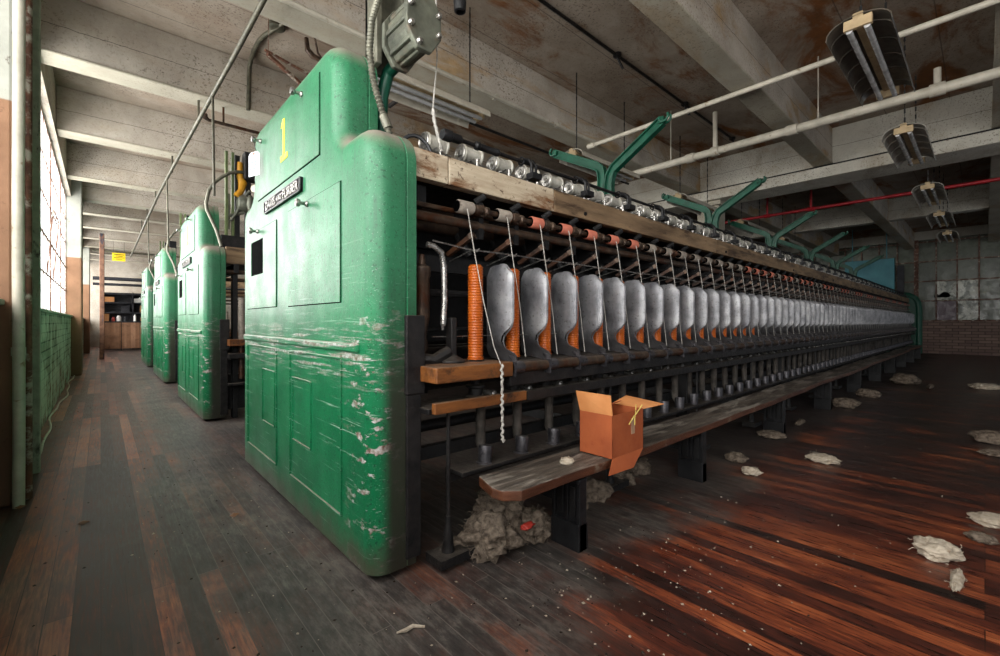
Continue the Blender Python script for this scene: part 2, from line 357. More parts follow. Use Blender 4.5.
MT['pane_olive'] = mk('olive_pane', (62, 68, 56), (96, 102, 86), 2.2, 0.3, 0, 0.05, stain=(3, 0.58, 0.72, (128, 130, 116)), world=True)
MT['pane_purple'] = mk('purple_pane', (58, 26, 48), (78, 38, 62), 3, 0.3)
MT['pane_cloud'] = mk('cloudy_pane', (70, 76, 64), (104, 110, 96), 3, 0.3, stain=(2.4, 0.45, 0.55, (190, 190, 176)))

# ------------------------------------------------------------------ mesh builder
WL = {}
class MB:
    def __init__(s): s.v = []; s.f = []; s.mi = []
    def _add(s, vs, fs, mi=0):
        b = len(s.v); s.v += [tuple(p) for p in vs]
        s.f += [tuple(b + i for i in f) for f in fs]; s.mi += [mi] * len(fs)
    def box(s, x0, x1, y0, y1, z0, z1, mi=0):
        vs = [(x, y, z) for x in (x0, x1) for y in (y0, y1) for z in (z0, z1)]
        s._add(vs, [(0, 1, 3, 2), (4, 6, 7, 5), (0, 4, 5, 1), (2, 3, 7, 6), (0, 2, 6, 4), (1, 5, 7, 3)], mi); return s
    def obox(s, c, ax, ay, az, hx, hy, hz, mi=0):
        c = Vector(c); ax, ay, az = Vector(ax).normalized(), Vector(ay).normalized(), Vector(az).normalized()
        vs = [c + ax * hx * i + ay * hy * j + az * hz * k for i in (-1, 1) for j in (-1, 1) for k in (-1, 1)]
        s._add(vs, [(0, 1, 3, 2), (4, 6, 7, 5), (0, 4, 5, 1), (2, 3, 7, 6), (0, 2, 6, 4), (1, 5, 7, 3)], mi); return s
    def bar(s, p, q, w, h, up=(0, 0, 1), mi=0):
        p, q = Vector(p), Vector(q); d = (q - p); L = d.length; d.normalize()
        u = Vector(up); sd = d.cross(u)
        if sd.length < 1e-5: sd = d.cross(Vector((1, 0, 0)))
        sd.normalize(); u = sd.cross(d).normalized()
        return s.obox((p + q) / 2, d, sd, u, L / 2, w / 2, h / 2, mi)
    def tube(s, pts, r, n=8, mi=0, caps=True):
        pts = [Vector(p) for p in pts]
        rs = r if isinstance(r, (list, tuple)) else [r] * len(pts)
        rings = []; ref = None
        for i, p in enumerate(pts):
            if i == 0: d = pts[1] - p
            elif i == len(pts) - 1: d = p - pts[i - 1]
            else: d = (pts[i + 1] - p).normalized() + (p - pts[i - 1]).normalized()
            d.normalize()
            if ref is None:
                ref = Vector((0, 0, 1)) if abs(d.z) < 0.9 else Vector((1, 0, 0))
            a = (ref - d * ref.dot(d))
            if a.length < 1e-5: a = d.orthogonal()
            a.normalize(); ref = a; b = d.cross(a)
            rings.append([p + (a * math.cos(2 * PI * k / n) + b * math.sin(2 * PI * k / n)) * rs[i] for k in range(n)])
        vs = [p for rg in rings for p in rg]; fs = []
        for i in range(len(rings) - 1):
            for k in range(n):
                k2 = (k + 1) % n
                fs.append((i * n + k, i * n + k2, (i + 1) * n + k2, (i + 1) * n + k))
        if caps:
            fs.append(tuple(reversed(range(n)))); fs.append(tuple((len(rings) - 1) * n + k for k in range(n)))
        s._add(vs, fs, mi); return s
    def cyl(s, p, q, r, n=14, mi=0, r2=None): return s.tube([p, q], [r, r if r2 is None else r2], n, mi)
    def lathe(s, c, axis, prof, n=16, mi=0, mis=None):
        c = Vector(c); d = Vector(axis).normalized(); a = d.orthogonal().normalized(); b = d.cross(a)
        vs = []; 
        for (r, h) in prof:
            for k in range(n):
                vs.append(c + d * h + (a * math.cos(2 * PI * k / n) + b * math.sin(2 * PI * k / n)) * max(r, 1e-4))
        base = len(s.v); s.v += [tuple(p) for p in vs]
        for i in range(len(prof) - 1):
            m = mis[i] if mis else mi
            for k in range(n):
                k2 = (k + 1) % n
                s.f.append((base + i * n + k, base + i * n + k2, base + (i + 1) * n + k2, base + (i + 1) * n + k)); s.mi.append(m)
        s.f.append(tuple(base + k for k in reversed(range(n)))); s.mi.append(mis[0] if mis else mi)
        s.f.append(tuple(base + (len(prof) - 1) * n + k for k in range(n))); s.mi.append(mis[-1] if mis else mi)
        return s
    def prism(s, poly, axis, a, b, mi=0, mi_side=None):
        n = len(poly)
        def P(u, w, t): return {'x': (t, u, w), 'y': (u, t, w), 'z': (u, w, t)}[axis]
        vs = [P(u, w, a) for u, w in poly] + [P(u, w, b) for u, w in poly]
        s._add(vs, [tuple(range(n)), tuple(reversed(range(n, 2 * n)))], mi)
        bb = len(s.v) - 2 * n
        for k in range(n):
            s.f.append((bb + k, bb + n + k, bb + n + (k + 1) % n, bb + (k + 1) % n)); s.mi.append(mi if mi_side is None else mi_side)
        return s
    def build(s, name, mats, parent=None, origin=None, bevel=0.0, smooth=True, angle=38, kind=None, bseg=2):
        if not isinstance(mats, (list, tuple)): mats = [mats]
        if origin is None:
            xs = [p[0] for p in s.v]; ys = [p[1] for p in s.v]; zs = [p[2] for p in s.v]
            origin = ((min(xs) + max(xs)) / 2, (min(ys) + max(ys)) / 2, min(zs))
        O = Vector(origin)
        me = bpy.data.meshes.new(name)
        me.from_pydata([tuple(Vector(p) - O) for p in s.v], [], s.f)
        for m in mats: me.materials.append(MT[m] if isinstance(m, str) else m)
        me.polygons.foreach_set('material_index', s.mi)
        import bmesh
        bm = bmesh.new(); bm.from_mesh(me); bmesh.ops.recalc_face_normals(bm, faces=bm.faces); bm.to_mesh(me); bm.free()
        if smooth:
            me.polygons.foreach_set('use_smooth', [True] * len(me.polygons))
            me.set_sharp_from_angle(angle=math.radians(angle))
        me.update()
        o = bpy.data.objects.new(name, me); COL.objects.link(o)
        place(o, O, parent)
        if bevel > 0:
            b = o.modifiers.new('bevel', 'BEVEL'); b.width = bevel; b.segments = bseg; b.limit_method = 'ANGLE'; b.angle_limit = math.radians(40)
            b.harden_normals = False
        if kind: o['kind'] = kind
        return o

def place(o, world, parent=None):
    world = Vector(world); WL[o.name] = world
    if parent is not None:
        o.parent = parent; o.location = world - WL[parent.name]
    else: o.location = world

def tag(o, label, cat, group=None, kind=None):
    o['label'] = label; o['category'] = cat
    if group: o['group'] = group
    if kind: o['kind'] = kind
    return o
def empty(name, loc, label, cat, group=None):
    o = bpy.data.objects.new(name, None); COL.objects.link(o); o.empty_display_size = 0.1
    place(o, loc); return tag(o, label, cat, group)
def struct(o): o['kind'] = 'structure'; return o
def dupe(o, world, parent=None, name=None):
    c = o.copy(); COL.objects.link(c); place(c, world, parent); return c
def copy_tree(o, delta, parent=None):
    delta = Vector(delta)
    c = o.copy(); COL.objects.link(c); place(c, WL[o.name] + delta, parent)
    for ch in KIDS.get(o.name, []): copy_tree(ch, delta, c)
    return c
KIDS = {}
ORD = ['first', 'second', 'third', 'fourth', 'fifth', 'sixth', 'seventh', 'eighth', 'ninth', 'tenth', 'eleventh', 'twelfth', 'thirteenth', 'fourteenth', 'fifteenth', 'sixteenth']

def text(body, loc, size, mat, parent, name, ext=0.002, R=None, spacing=1.0, xs=1.0, shear=0.0, world_origin=None):
    cu = bpy.data.curves.new(name, 'FONT'); cu.body = body; cu.size = size; cu.extrude = ext
    cu.align_x = 'CENTER'; cu.align_y = 'CENTER'; cu.space_character = spacing; cu.shear = shear
    cu.materials.append(MT[mat])
    o = bpy.data.objects.new(name, cu); COL.objects.link(o)
    place(o, loc, parent)
    o.rotation_euler = R.to_euler() if R else (0, 0, 0)
    o.scale = (xs, 1, 1)
    bpy.context.view_layer.update()
    me = bpy.data.meshes.new_from_object(o.evaluated_get(bpy.context.evaluated_depsgraph_get()))
    o2 = bpy.data.objects.new(name, me); COL.objects.link(o2); place(o2, loc, parent); o2.rotation_euler = o.rotation_euler; o2.scale = o.scale
    bpy.data.objects.remove(o); return o2
R_FACE = Matrix(((0, 0, -1), (-1, 0, 0), (0, 1, 0)))   # text read when looking along +X

# ------------------------------------------------------------------ the room
XW = -0.45; XF = 21.5; YB = 26.5; YN = -5.5; ZS = 4.3; ZJ = 3.7
m = MB(); m.box(XW - 0.4, XF + 0.3, YN, YB + 0.2, -0.12, 0.0)
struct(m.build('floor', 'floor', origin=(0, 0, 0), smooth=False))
m = MB(); m.box(XW - 0.4, XF + 0.3, YN, YB + 0.2, ZS, ZS + 0.2)
struct(m.build('ceiling', 'slab', origin=(0, 0, 0), smooth=False))
# joists along X with pale soffits
joists = [(-2.6, -2.3), (-0.42, -0.07), (1.69, 1.93), (3.85, 4.12), (6.06, 6.37), (8.42, 8.72), (10.95, 11.2), (12.85, 13.1), (14.4, 14.65), (16.5, 16.75), (18.6, 18.85), (20.7, 20.95), (22.8, 23.05), (24.9, 25.15)]
for i, (a, b) in enumerate(joists):
    m = MB(); m.box(XW, XF, a, b, ZJ + 0.02, ZS, 0); m.box(XW, XF, a - 0.012, b + 0.012, ZJ, ZJ + 0.03, 1)
    struct(m.build('trim_%d' % (i + 1), ['joist', 'joist_bottom'], origin=(0, 0, 0), bevel=0.012, smooth=False))
# girder along Y carried by a column
m = MB(); m.box(8.93, 9.35, YN, YB, ZJ - 0.02, ZS, 0); m.box(8.80, 9.48, YN, YB, 3.48, 3.66, 0); m.box(8.86, 9.42, YN, YB, 3.66, 3.70, 1)
struct(m.build('trim_20', ['girder', 'iron_dark'], origin=(0, 0, 0), bevel=0.015, smooth=False))
m = MB(); m.box(15.2, 15.5, YN, YB, 3.75, ZS, 0)
struct(m.build('trim_21', ['girder'], origin=(0, 0, 0), smooth=False))
for i, y in enumerate((3.72, 12.0)):
    m = MB(); m.box(8.98, 9.3, y - 0.21, y + 0.21, 0, 3.4); m.box(8.9, 9.38, y - 0.27, y + 0.27, 3.4, 3.48)
    struct(m.build('column_%d' % (i + 1), 'joist_bottom', origin=(9.1, y, 0), bevel=0.01, smooth=False))

# left wall: bricks under a sill, windows, spandrel, piers
ZSILL = 1.2
bays = [(-5.5, 3.9), (4.7, 12.5), (13.3, 21.2), (22.0, 26.5)]
m = MB()
for a, b in bays:
    m.box(XW - 0.3, XW, a, b, 0, ZSILL, 0)
    m.box(XW - 0.3, XW - 0.0, a, b, 3.66, ZS, 1)
struct(m.build('wall_left', ['brick_green', 'joist'], origin=(0, 0, 0), smooth=False))
for i, (a, b) in enumerate(bays):
    m = MB(); m.box(XW - 0.3, XW + 0.03, a, b, ZSILL, ZSILL + 0.035)
    struct(m.build('sill_%d' % (i + 1), 'frame_green', origin=(0, 0, 0), bevel=0.008, smooth=False))
piers = [(3.9, 4.7), (12.5, 13.3), (21.2, 22.0)]; pier_x = [-0.385, -0.29, -0.29]
for i, (a, b) in enumerate(piers):
    m = MB(); m.box(XW - 0.32, pier_x[i], a, b, 0, ZS)
    struct(m.build('pier_%d' % (i + 1), 'pier', origin=(0, 0, 0), bevel=0.02, smooth=False))
for i, (a, b) in enumerate(bays):
    xg = XW - 0.08
    fr = MB()
    n = max(3, int(round((b - a) / 0.52)))
    for k in range(n + 1):
        y = a + (b - a) * k / n; big = k % 4 == 0
        fr.box(xg - (0.02 if big else 0.009), xg + (0.014 if big else 0.006), y - (0.02 if big else 0.011), y + (0.02 if big else 0.011), ZSILL + 0.035, 3.66)
    for k in range(6):
        z = ZSILL + 0.05 + (3.66 - ZSILL - 0.06) * k / 5; w = 0.03 if k in (0, 2, 5) else 0.016
        fr.box(xg - 0.012, xg + 0.006, a, b, z - w / 2, z + w / 2)
    # a slightly tilted hopper sash in each bay
    k = n // 2; y0 = a + (b - a) * k / n; y1 = a + (b - a) * (k + 2) / n
    for yy in (y0, y1): fr.bar((xg + 0.005, yy, 1.75), (xg + 0.06, yy, 2.6), 0.012, 0.012)
    fr.bar((xg + 0.06, y0, 2.6), (xg + 0.06, y1, 2.6), 0.012, 0.02)
    w = fr.build('window_%d' % (i + 1), 'rust', origin=(xg, (a + b) / 2, ZSILL), smooth=False); struct(w)
    g = MB(); g.box(xg - 0.006, xg, a, b, ZSILL + 0.04, 3.65)
    struct(g.build('window_pane', 'glass_dirty', w, smooth=False))

# pipes and the old frame running down the near pier
def jog(n, f): return [f(i / (n - 1)) for i in range(n)]
m = MB()
m.box(-0.40, -0.328, 4.62, 4.70, 0, ZJ)
m.box(-0.40, -0.36, 4.50, 4.57, 0, ZJ)
struct(m.build('trim_30', 'frame_green', origin=(0, 0, 0), bevel=0.006, smooth=False))
m = MB(); m.tube([(-0.362 + 0.002 * math.sin(i), 3.86, 0.0 + ZJ * i / 10) for i in range(11)], 0.027, 14)
for z in (0.9, 3.2): m.cyl((-0.362, 3.86, z), (-0.362, 3.86, z + 0.05), 0.031)
tag(m.build('standpipe', 'pipe_white', origin=(-0.362, 3.86, 0)), 'thick pale painted standpipe running down the nearest window pier', 'pipe')
m = MB(); m.tube([(-0.333, 4.0, 0.0), (-0.335, 4.0, 1.8), (-0.333, 4.0, ZJ)], 0.018, 12)
for z in (0.6, 1.6, 2.7): m.box(-0.375, -0.32, 3.98, 4.02, z, z + 0.03)
tag(m.build('drain_pipe', 'rust', origin=(-0.333, 4.0, 0)), 'rusty flaking pipe beside the pale standpipe on the nearest pier', 'pipe')
m = MB(); pts = [(XW + 0.05 + 0.025 * math.sin(i * 0.22) + 0.012 * math.sin(i * 0.6), 4.8 + 7.6 * i / 60, 0.015) for i in range(61)]
m.tube(pts, 0.01, 6)
tag(m.build('floor_cable', 'pipe_white', origin=(XW, 8.6, 0)), 'pale cable lying along the foot of the painted brick wall', 'cable')

# far right wall: brick dado and a steel window grid
def wall_far():
    m = MB(); m.box(XF, XF + 0.25, YN, YB, 0, 1.13, 0); m.box(XF, XF + 0.25, YN, YB, 4.0, ZS, 1); m.box(XF + 0.1, XF + 0.25, YN, YB, 1.13, 4.0, 2)
    struct(m.build('wall_right', ['brick_far', 'girder', 'pane_olive'], origin=(0, 0, 0), smooth=False))
    fr = MB(); ys = [2.15 - 0.505 * k for k in range(-8, 12)]
    for k, y in enumerate(ys):
        w = 0.12 if k == 9 else 0.035
        fr.box(XF - 0.02, XF + 0.1, y - w / 2, y + w / 2, 1.13, 4.0)
    zs = [1.15, 1.84, 2.53, 3.22, 3.91]
    for z in zs: fr.box(XF - 0.015, XF + 0.1, ys[-1], ys[0], z - 0.02, z + 0.02)
    w = struct(fr.build('window_9', 'rust', origin=(XF, 0, 1.13), smooth=False))
    for k in range(len(ys) - 1):
        for j in range(4):
            y1, y0 = ys[k], ys[k + 1]
            mat = 'pane_olive'
            if (k, j) == (10, 0): mat = 'pane_purple'
            if (k, j) in ((11, 0), (11, 1), (10, 1)): mat = 'pane_cloud'
            g = MB(); g.box(XF + 0.04, XF + 0.06, y0 + 0.015, y1 - 0.015, zs[j] + 0.02, zs[j + 1] - 0.02)
            if 6 <= k <= 14: struct(g.build('window_pane', mat, w, smooth=False))
    g = MB(); 
    for (yy, r) in ((0.93, 0.13), (1.12, 0.08)):
        g.prism([(yy + r * math.cos(a) * (1 + .2 * math.sin(3 * a)), 1.95 + max(0, r * 1.5 * math.sin(a))) for a in [2 * PI * q / 11 for q in range(11)]], 'x', XF + 0.028, XF + 0.04)
    struct(g.build('window_hole', 'hole', w, smooth=False))
wall_far()
m = MB(); m.box(XW - 0.4, XF + 0.3, YB, YB + 0.2, 0, ZS)
struct(m.build('wall_back', 'joist', origin=(0, 0, 0), smooth=False))

# ------------------------------------------------------------------ end cabinet of a spinning frame
G = 0.257; N = 74; YC = 2.82; X0 = 0.83; X1 = 1.04
def arc(cx, cy, r, a0, a1, n=6):
    return [(cx + r * math.cos(math.radians(a0 + (a1 - a0) * i / n)), cy + r * math.sin(math.radians(a0 + (a1 - a0) * i / n))) for i in range(n + 1)]
def profile():
    p = [(1.70, 0.03)]
    p += [(1.70, z) for z in (0.5, 1.0, 1.5)]
    p += arc(1.86, 1.80, 0.16, 180, 90, 7)[0:]          # right shoulder
    p += arc(1.985, 2.045, 0.085, -90, 0, 5)            # concave fillet
    p += arc(2.25, 2.32, 0.18, 180, 90, 7)              # hump corner
    p += [(2.8, 2.5), (3.3, 2.5)]
    p += arc(3.47, 2.33, 0.17, 90, 0, 6)
    p += arc(3.76, 2.12, 0.12, 180, 262, 5)
    p += arc(3.80, 1.86, 0.14, 84, 0, 6)
    p += [(3.94, z) for z in (1.4, 0.9, 0.5, 0.03)]
    return p
def cabinet(root, Yo=0.0, full=True):
    """green end cabinet; all coordinates for the nearest frame, shifted by Yo along the aisle"""
    pr = profile(); n = len(pr)
    # outward normals
    nr = []
    for i in range(n):
        a = Vector(pr[i - 1]); b = Vector(pr[(i + 1) % n])
        if i == 0: a = Vector((1.70, -1))
        if i == n - 1: b = Vector((3.94, -1))
        d = (b - a).normalized(); nr.append(Vector((-d.y, d.x)))
    def ring(off, x): return [(x, pr[i][0] - nr[i].x * off + Yo, max(0.03, pr[i][1] - nr[i].y * off)) for i in range(n)]
    r = 0.085; rings = []
    for k in range(7):
        a = PI / 2 * k / 6
        rings.append(ring(r * (1 - math.sin(a)), X0 + r * (1 - math.cos(a))))
    rings.append(ring(0, X0 + 0.155)); rings.append(ring(0.006, X0 + 0.158)); rings.append(ring(0.006, X0 + 0.164)); rings.append(ring(0, X0 + 0.167)); rings.append(ring(0, X1)); rings.append(ring(0.03, X1))
    m = MB(); vs = [p for rg in rings for p in rg]; fs = []
    for j in range(len(rings) - 1):
        for i in range(n):
            i2 = (i + 1) % n
            fs.append((j * n + i, j * n + i2, (j + 1) * n + i2, (j + 1) * n + i))
    fs.append(tuple(range(n))); fs.append(tuple((len(rings) - 1) * n + i for i in reversed(range(n))))
    m._add(vs, fs)
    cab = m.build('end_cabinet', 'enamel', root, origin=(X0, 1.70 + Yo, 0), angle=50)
    KIDS.setdefault(root.name, []).append(cab); kk = KIDS.setdefault(cab.name, [])
    def sub(mb, name, mats, **kw):
        o = mb.build(name, mats, cab, **kw); kk.append(o); return o
    XFc = X0
    def door(y0, y1, z0, z1, t=0.006, rim=0.005, hole=None):
        m = MB(); m.box(XFc - 0.002, XFc + 0.01, y0 - rim + Yo, y1 + rim + Yo, z0 - rim, z1 + rim, 1)
        if hole:
            hy0, hy1, hz0, hz1 = hole
            m.box(XFc - t, XFc + 0.01, y0 + Yo, hy0 + Yo, z0, z1); m.box(XFc - t, XFc + 0.01, hy1 + Yo, y1 + Yo, z0, z1)
            m.box(XFc - t, XFc + 0.01, hy0 + Yo, hy1 + Yo, z0, hz0); m.box(XFc - t, XFc + 0.01, hy0 + Yo, hy1 + Yo, hz1, z1)
        else: m.box(XFc - t, XFc + 0.01, y0 + Yo, y1 + Yo, z0, z1)
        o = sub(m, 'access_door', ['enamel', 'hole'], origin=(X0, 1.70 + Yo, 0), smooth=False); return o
    door(2.285, 3.46, 1.958, 2.372)
    door(2.02, 2.79, 1.195, 1.755)
    door(3.03, 3.77, 1.20, 1.748, hole=(3.33, 3.65, 1.436, 1.68))
    # raised lower panels with their small inset covers
    def moulding(y0, y1, z0, z1, w=0.012, h=0.008, nm='moulding'):
        m = MB()
        for (a, b, c, d) in ((y0, y1, z0 - w / 2, z0 + w / 2), (y0, y1, z1 - w / 2, z1 + w / 2), (y0 - w / 2, y0 + w / 2, z0, z1), (y1 - w / 2, y1 + w / 2, z0, z1)):
            m.box(XFc - h, XFc + 0.01, a + Yo, b + Yo, c, d)
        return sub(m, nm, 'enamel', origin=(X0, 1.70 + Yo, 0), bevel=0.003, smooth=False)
    moulding(2.01, 2.755, 0.20, 0.93, nm='lower_panel'); moulding(3.03, 3.76, 0.19, 0.93, nm='lower_panel')
    moulding(2.41, 2.71, 0.42, 0.78, 0.008, 0.007, 'small_cover'); moulding(3.07, 3.35, 0.424, 0.78, 0.008, 0.007, 'small_cover')
    m = MB(); m.box(XFc - 0.012, XFc + 0.03, 1.82 + Yo, 3.86 + Yo, 0.965, 1.005)
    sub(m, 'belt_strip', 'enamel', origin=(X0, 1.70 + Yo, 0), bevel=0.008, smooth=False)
    for (y, z) in ((2.54, 2.36), (3.378, 2.355), (2.453, 1.735), (3.456, 1.74)):
        m = MB(); m.lathe((XFc, y + Yo, z), (-1, 0, 0), [(0.016, 0), (0.016, 0.012), (0.009, 0.02), (0.009, 0.04), (0.019, 0.046), (0.022, 0.056), (0.019, 0.066), (0.006, 0.069)], 14)
        sub(m, 'knob', 'steel')
    if full:
        # name plate with raised lettering
        y0, y1, z0, z1 = 2.54, 3.26, 1.825, 1.905
        m = MB(); m.box(XFc - 0.012, XFc + 0.01, y0 + Yo, y1 + Yo, z0, z1, 0)
        for (a, b, c, d) in ((y0, y1, z0, z0 + 0.008), (y0, y1, z1 - 0.008, z1), (y0, y0 + 0.01, z0, z1), (y1 - 0.01, y1, z0, z1)):
            m.box(XFc - 0.02, XFc, a + Yo, b + Yo, c, d, 0)
        sub(m, 'name_plate', ['hook'], bevel=0.002, smooth=False)
        for (tx, cy, sz, xs) in (('DAVIS', 3.115, 0.078, 0.98), ('AND', 2.925, 0.046, 1.0), ('FURBER', 2.715, 0.078, 1.0)):
            o = text(tx, (XFc - 0.013, cy + Yo, (z0 + z1) / 2), sz, 'steel', cab, 'lettering', 0.006, R_FACE, xs=xs, spacing=1.05); kk.append(o)
        # yellow painted numeral
        m = MB(); c = 2.865; zt_, zb_ = 2.335, 2.095; c2 = c + Yo
        m.box(XFc - 0.009, XFc - 0.0065, c2 - 0.017, c2 + 0.017, zb_, zt_)
        m.prism([(c2 + 0.05, zt_ - 0.045), (c2 + 0.017, zt_), (c2 + 0.017, zt_ - 0.04)], 'x', XFc - 0.009, XFc - 0.0065)
        m.box(XFc - 0.0095, XFc - 0.0065, c2 - 0.075, c2 + 0.06, zb_ - 0.012, zb_ + 0.022)
        sub(m, 'painted_numeral', 'yellow', smooth=False)
    # dark clamp plate on the inner side
    m = MB(); m.box(X0 + 0.15, X1 + 0.035, 1.682 + Yo, 1.75 + Yo, 0.78, 1.13); m.box(X0 + 0.155, X1 + 0.02, 1.69 + Yo, 1.73 + Yo, 0.06, 0.78)
    sub(m, 'side_plate', 'iron', bevel=0.006, smooth=False)
    return cab

# ------------------------------------------------------------------ the near spinning frame
main = empty('spinning_frame', (X0, YC, 0), 'nearest long green spinning frame with a yellow 1 on its end cabinet', 'machine', 'spinning frames along the window aisle')
cab1 = cabinet(main)
XE = X1 + 0.01; XEND = 20.4
def part(mb, name, mats, **kw):
    o = mb.build(name, mats, main, **kw); KIDS.setdefault(main.name, []).append(o); return o
# whitewashed creel beam, board by board
ends = [XE, 1.245, 2.02, 4.4, 7.2, 10.2, 13.6, 17.0, XEND]
boards = []
for i in range(len(ends) - 1):
    a, b = ends[i] + 0.003, ends[i + 1] - 0.003
    m = MB(); m.box(a, b, 1.74, 1.80, 1.765, 1.898)
    boards.append(part(m, 'creel_beam', 'beam_wood' if i < 2 else 'beam_wood2', bevel=0.005, smooth=False))
m = MB(); m.box(XE, XEND, 1.80, 3.84, 1.85, 1.89, 0); m.box(XE, XEND, 1.98, 2.02, 1.89, 2.0, 0); m.box(XE, XEND, 2.24, 2.29, 1.89, 2.08, 0)
part(m, 'creel_table', 'iron_dark', bevel=0.004, smooth=False)
m = MB(); m.box(XE, XEND, 3.84, 3.9, 1.765, 1.955); part(m, 'creel_beam', 'beam_wood2', smooth=False)
for k in range(0, 9):
    x = 2.02 + k * 2.3; m = MB()
    m.lathe((x + 0.3, 1.74, 1.80), (0, -1, 0), [(0.012, 0), (0.012, 0.01), (0.006, 0.014)], 8)
    part(m, 'beam_bolt', 'iron')
# bracing frames (sample sections) every twelve spindles
first_leg = None
for k in range(8):
    x = 1.12 + 2.57 * k if k else 1.12
    if x > XEND: break
    m = MB()
    if k: m.box(x, x + 0.05, 1.82, 1.90, 0.86, 1.77); m.box(x, x + 0.05, 1.70, 1.80, 0.05, 0.72)
    else: m.box(x, x + 0.05, 2.2, 2.3, 0.05, 1.77)
    m.box(x, x + 0.05, 3.78, 3.88, 0.05, 1.77); m.box(x, x + 0.05, 1.72 if k else 2.2, 3.88, 0.0, 0.10)
    m.box(x, x + 0.05, 1.82, 3.88, 1.66, 1.76)
    if k: m.bar((x + 0.02, 1.75, 0.9), (x + 0.02, 2.8, 0.25), 0.05, 0.08)
    part(m, 'support_frame', 'iron_dark', bevel=0.004, smooth=False)
# rails
m = MB(); m.box(XE, 1.50, 1.555, 1.86, 0.835, 0.905); part(m, 'spindle_rail', 'rail_wood', bevel=0.006, smooth=False)
m = MB(); m.box(1.505, XEND, 1.60, 1.88, 0.845, 0.90); m.box(1.505, XEND, 1.585, 1.61, 0.78, 0.89)
part(m, 'ring_rail', 'iron', bevel=0.005, smooth=False)
m = MB(); m.cyl((1.50, 1.575, 0.873), (XEND, 1.575, 0.873), 0.027, 16); part(m, 'hinge_rod', 'rod')
m = MB(); m.box(XE + 0.01, 1.62, 1.58, 1.61, 0.70, 0.748); part(m, 'lower_rail', 'rail_wood', bevel=0.004, smooth=False)
m = MB(); m.box(1.625, XEND, 1.58, 1.62, 0.695, 0.745); m.box(XE, XEND, 1.62, 1.86, 0.695, 0.72); part(m, 'lower_rail', 'iron', bevel=0.004, smooth=False)
m = MB(); m.box(1.22, XEND, 1.60, 1.73, 0.392, 0.41); m.box(1.22, XEND, 1.725, 1.735, 0.33, 0.41)
part(m, 'weight_shelf', 'iron', bevel=0.003, smooth=False)
m = MB(); m.box(XE, XEND, 1.80, 1.84, 0.44, 0.50); m.cyl((XE, 1.96, 0.56), (XEND, 1.96, 0.56), 0.03, 10); part(m, 'tape_rail', 'iron_dark', smooth=True)
m = MB(); m.cyl((XE, YC, 0.75), (XEND, YC, 0.75), 0.16, 20); part(m, 'drive_drum', 'iron')
m = MB(); m.box(XE, XEND, 2.35, 2.40, 0.98, 1.6); m.box(XE, XEND, 2.30, 2.36, 1.55, 1.64); part(m, 'dark_backing', 'iron_dark', smooth=False)  # added dark backing boards that keep the inside of the frame dark
# top rod with sleeves and ring brackets
m = MB(); m.cyl((1.30, 1.86, 2.06), (XEND, 1.86, 2.06), 0.011, 10); part(m, 'traverse_rod', 'iron')
m = MB(); m.lathe((1.29, 1.86, 2.06), (1, 0, 0), [(0.026, 0), (0.03, 0.01), (0.03, 0.05), (0.024, 0.055), (0.024, 0.11), (0.018, 0.12)], 16)
part(m, 'rod_sleeve', 'black')
m = MB(); m.lathe((1.50, 1.86, 2.06), (1, 0, 0), [(0.014, 0), (0.023, 0.01), (0.023, 0.03), (0.019, 0.035), (0.019, 0.15), (0.022, 0.155), (0.022, 0.17), (0.012, 0.18)], 16)
part(m, 'rod_sleeve', 'black')
mb_ = None
for k in range(36):
    x = 1.86 + 0.514 * k
    if x > XEND: break
    if mb_ is None:
        m = MB(); m.tube([(x, 1.86 + 0.022 * math.cos(a), 2.06 + 0.022 * math.sin(a)) for a in [PI * 2 * q / 12 for q in range(12)]] + [(x, 1.882, 2.06)], 0.006, 6)
        m.tube([(x, 1.84, 2.065), (x, 1.80, 2.05), (x, 1.775, 2.02), (x, 1.775, 1.95)], 0.011, 8)
        m.tube([(x + 0.035, 1.84, 2.065), (x + 0.035, 1.80, 2.05), (x + 0.035, 1.775, 2.02), (x + 0.035, 1.775, 1.95)], 0.008, 8)
        m.box(x - 0.02, x + 0.055, 1.745, 1.80, 1.93, 1.965)
        mb_ = part(m, 'rod_bracket', 'black'); x0_ = WL[mb_.name]
    else: KIDS[main.name].append(dupe(mb_, x0_ + Vector((0.514 * k, 0, 0)), main))
# drafting shafts
m = MB(); m.cyl((XE, 1.78, 1.60), (XEND, 1.78, 1.60), 0.024, 12); part(m, 'drafting_shaft', 'rod')
m = MB(); m.cyl((XE, 1.80, 1.66), (XEND, 1.80, 1.66), 0.013, 8); part(m, 'drafting_shaft', 'rod')
m = MB(); m.cyl((XE, 1.96, 1.60), (XEND, 1.96, 1.60), 0.028, 10); m.cyl((XE, 2.06, 1.70), (XEND, 2.06, 1.70), 0.022, 8); part(m, 'back_shaft', 'rod')
m = MB(); m.box(XE, XEND, 1.90, 1.94, 1.36, 1.44); m.cyl((XE, 1.92, 1.25), (XEND, 1.92, 1.25), 0.02, 8); m.cyl((XE, 2.0, 1.06), (XEND, 2.0, 1.06), 0.012, 6); part(m, 'guard_board', 'iron_dark', smooth=False)
m = MB(); m.tube([(XE + 0.08, 1.705, 1.475), (1.3, 1.70, 1.458)] + [(1.37 + 0.257 * q, 1.70, 1.456 + 0.003 * (q % 2)) for q in range(74)], 0.004, 5)
part(m, 'guide_wire', 'steel')
m = MB(); m.cyl((1.15, 1.745, 1.03), (XEND, 1.745, 1.03), 0.0025, 5); part(m, 'stop_wire', 'steel')

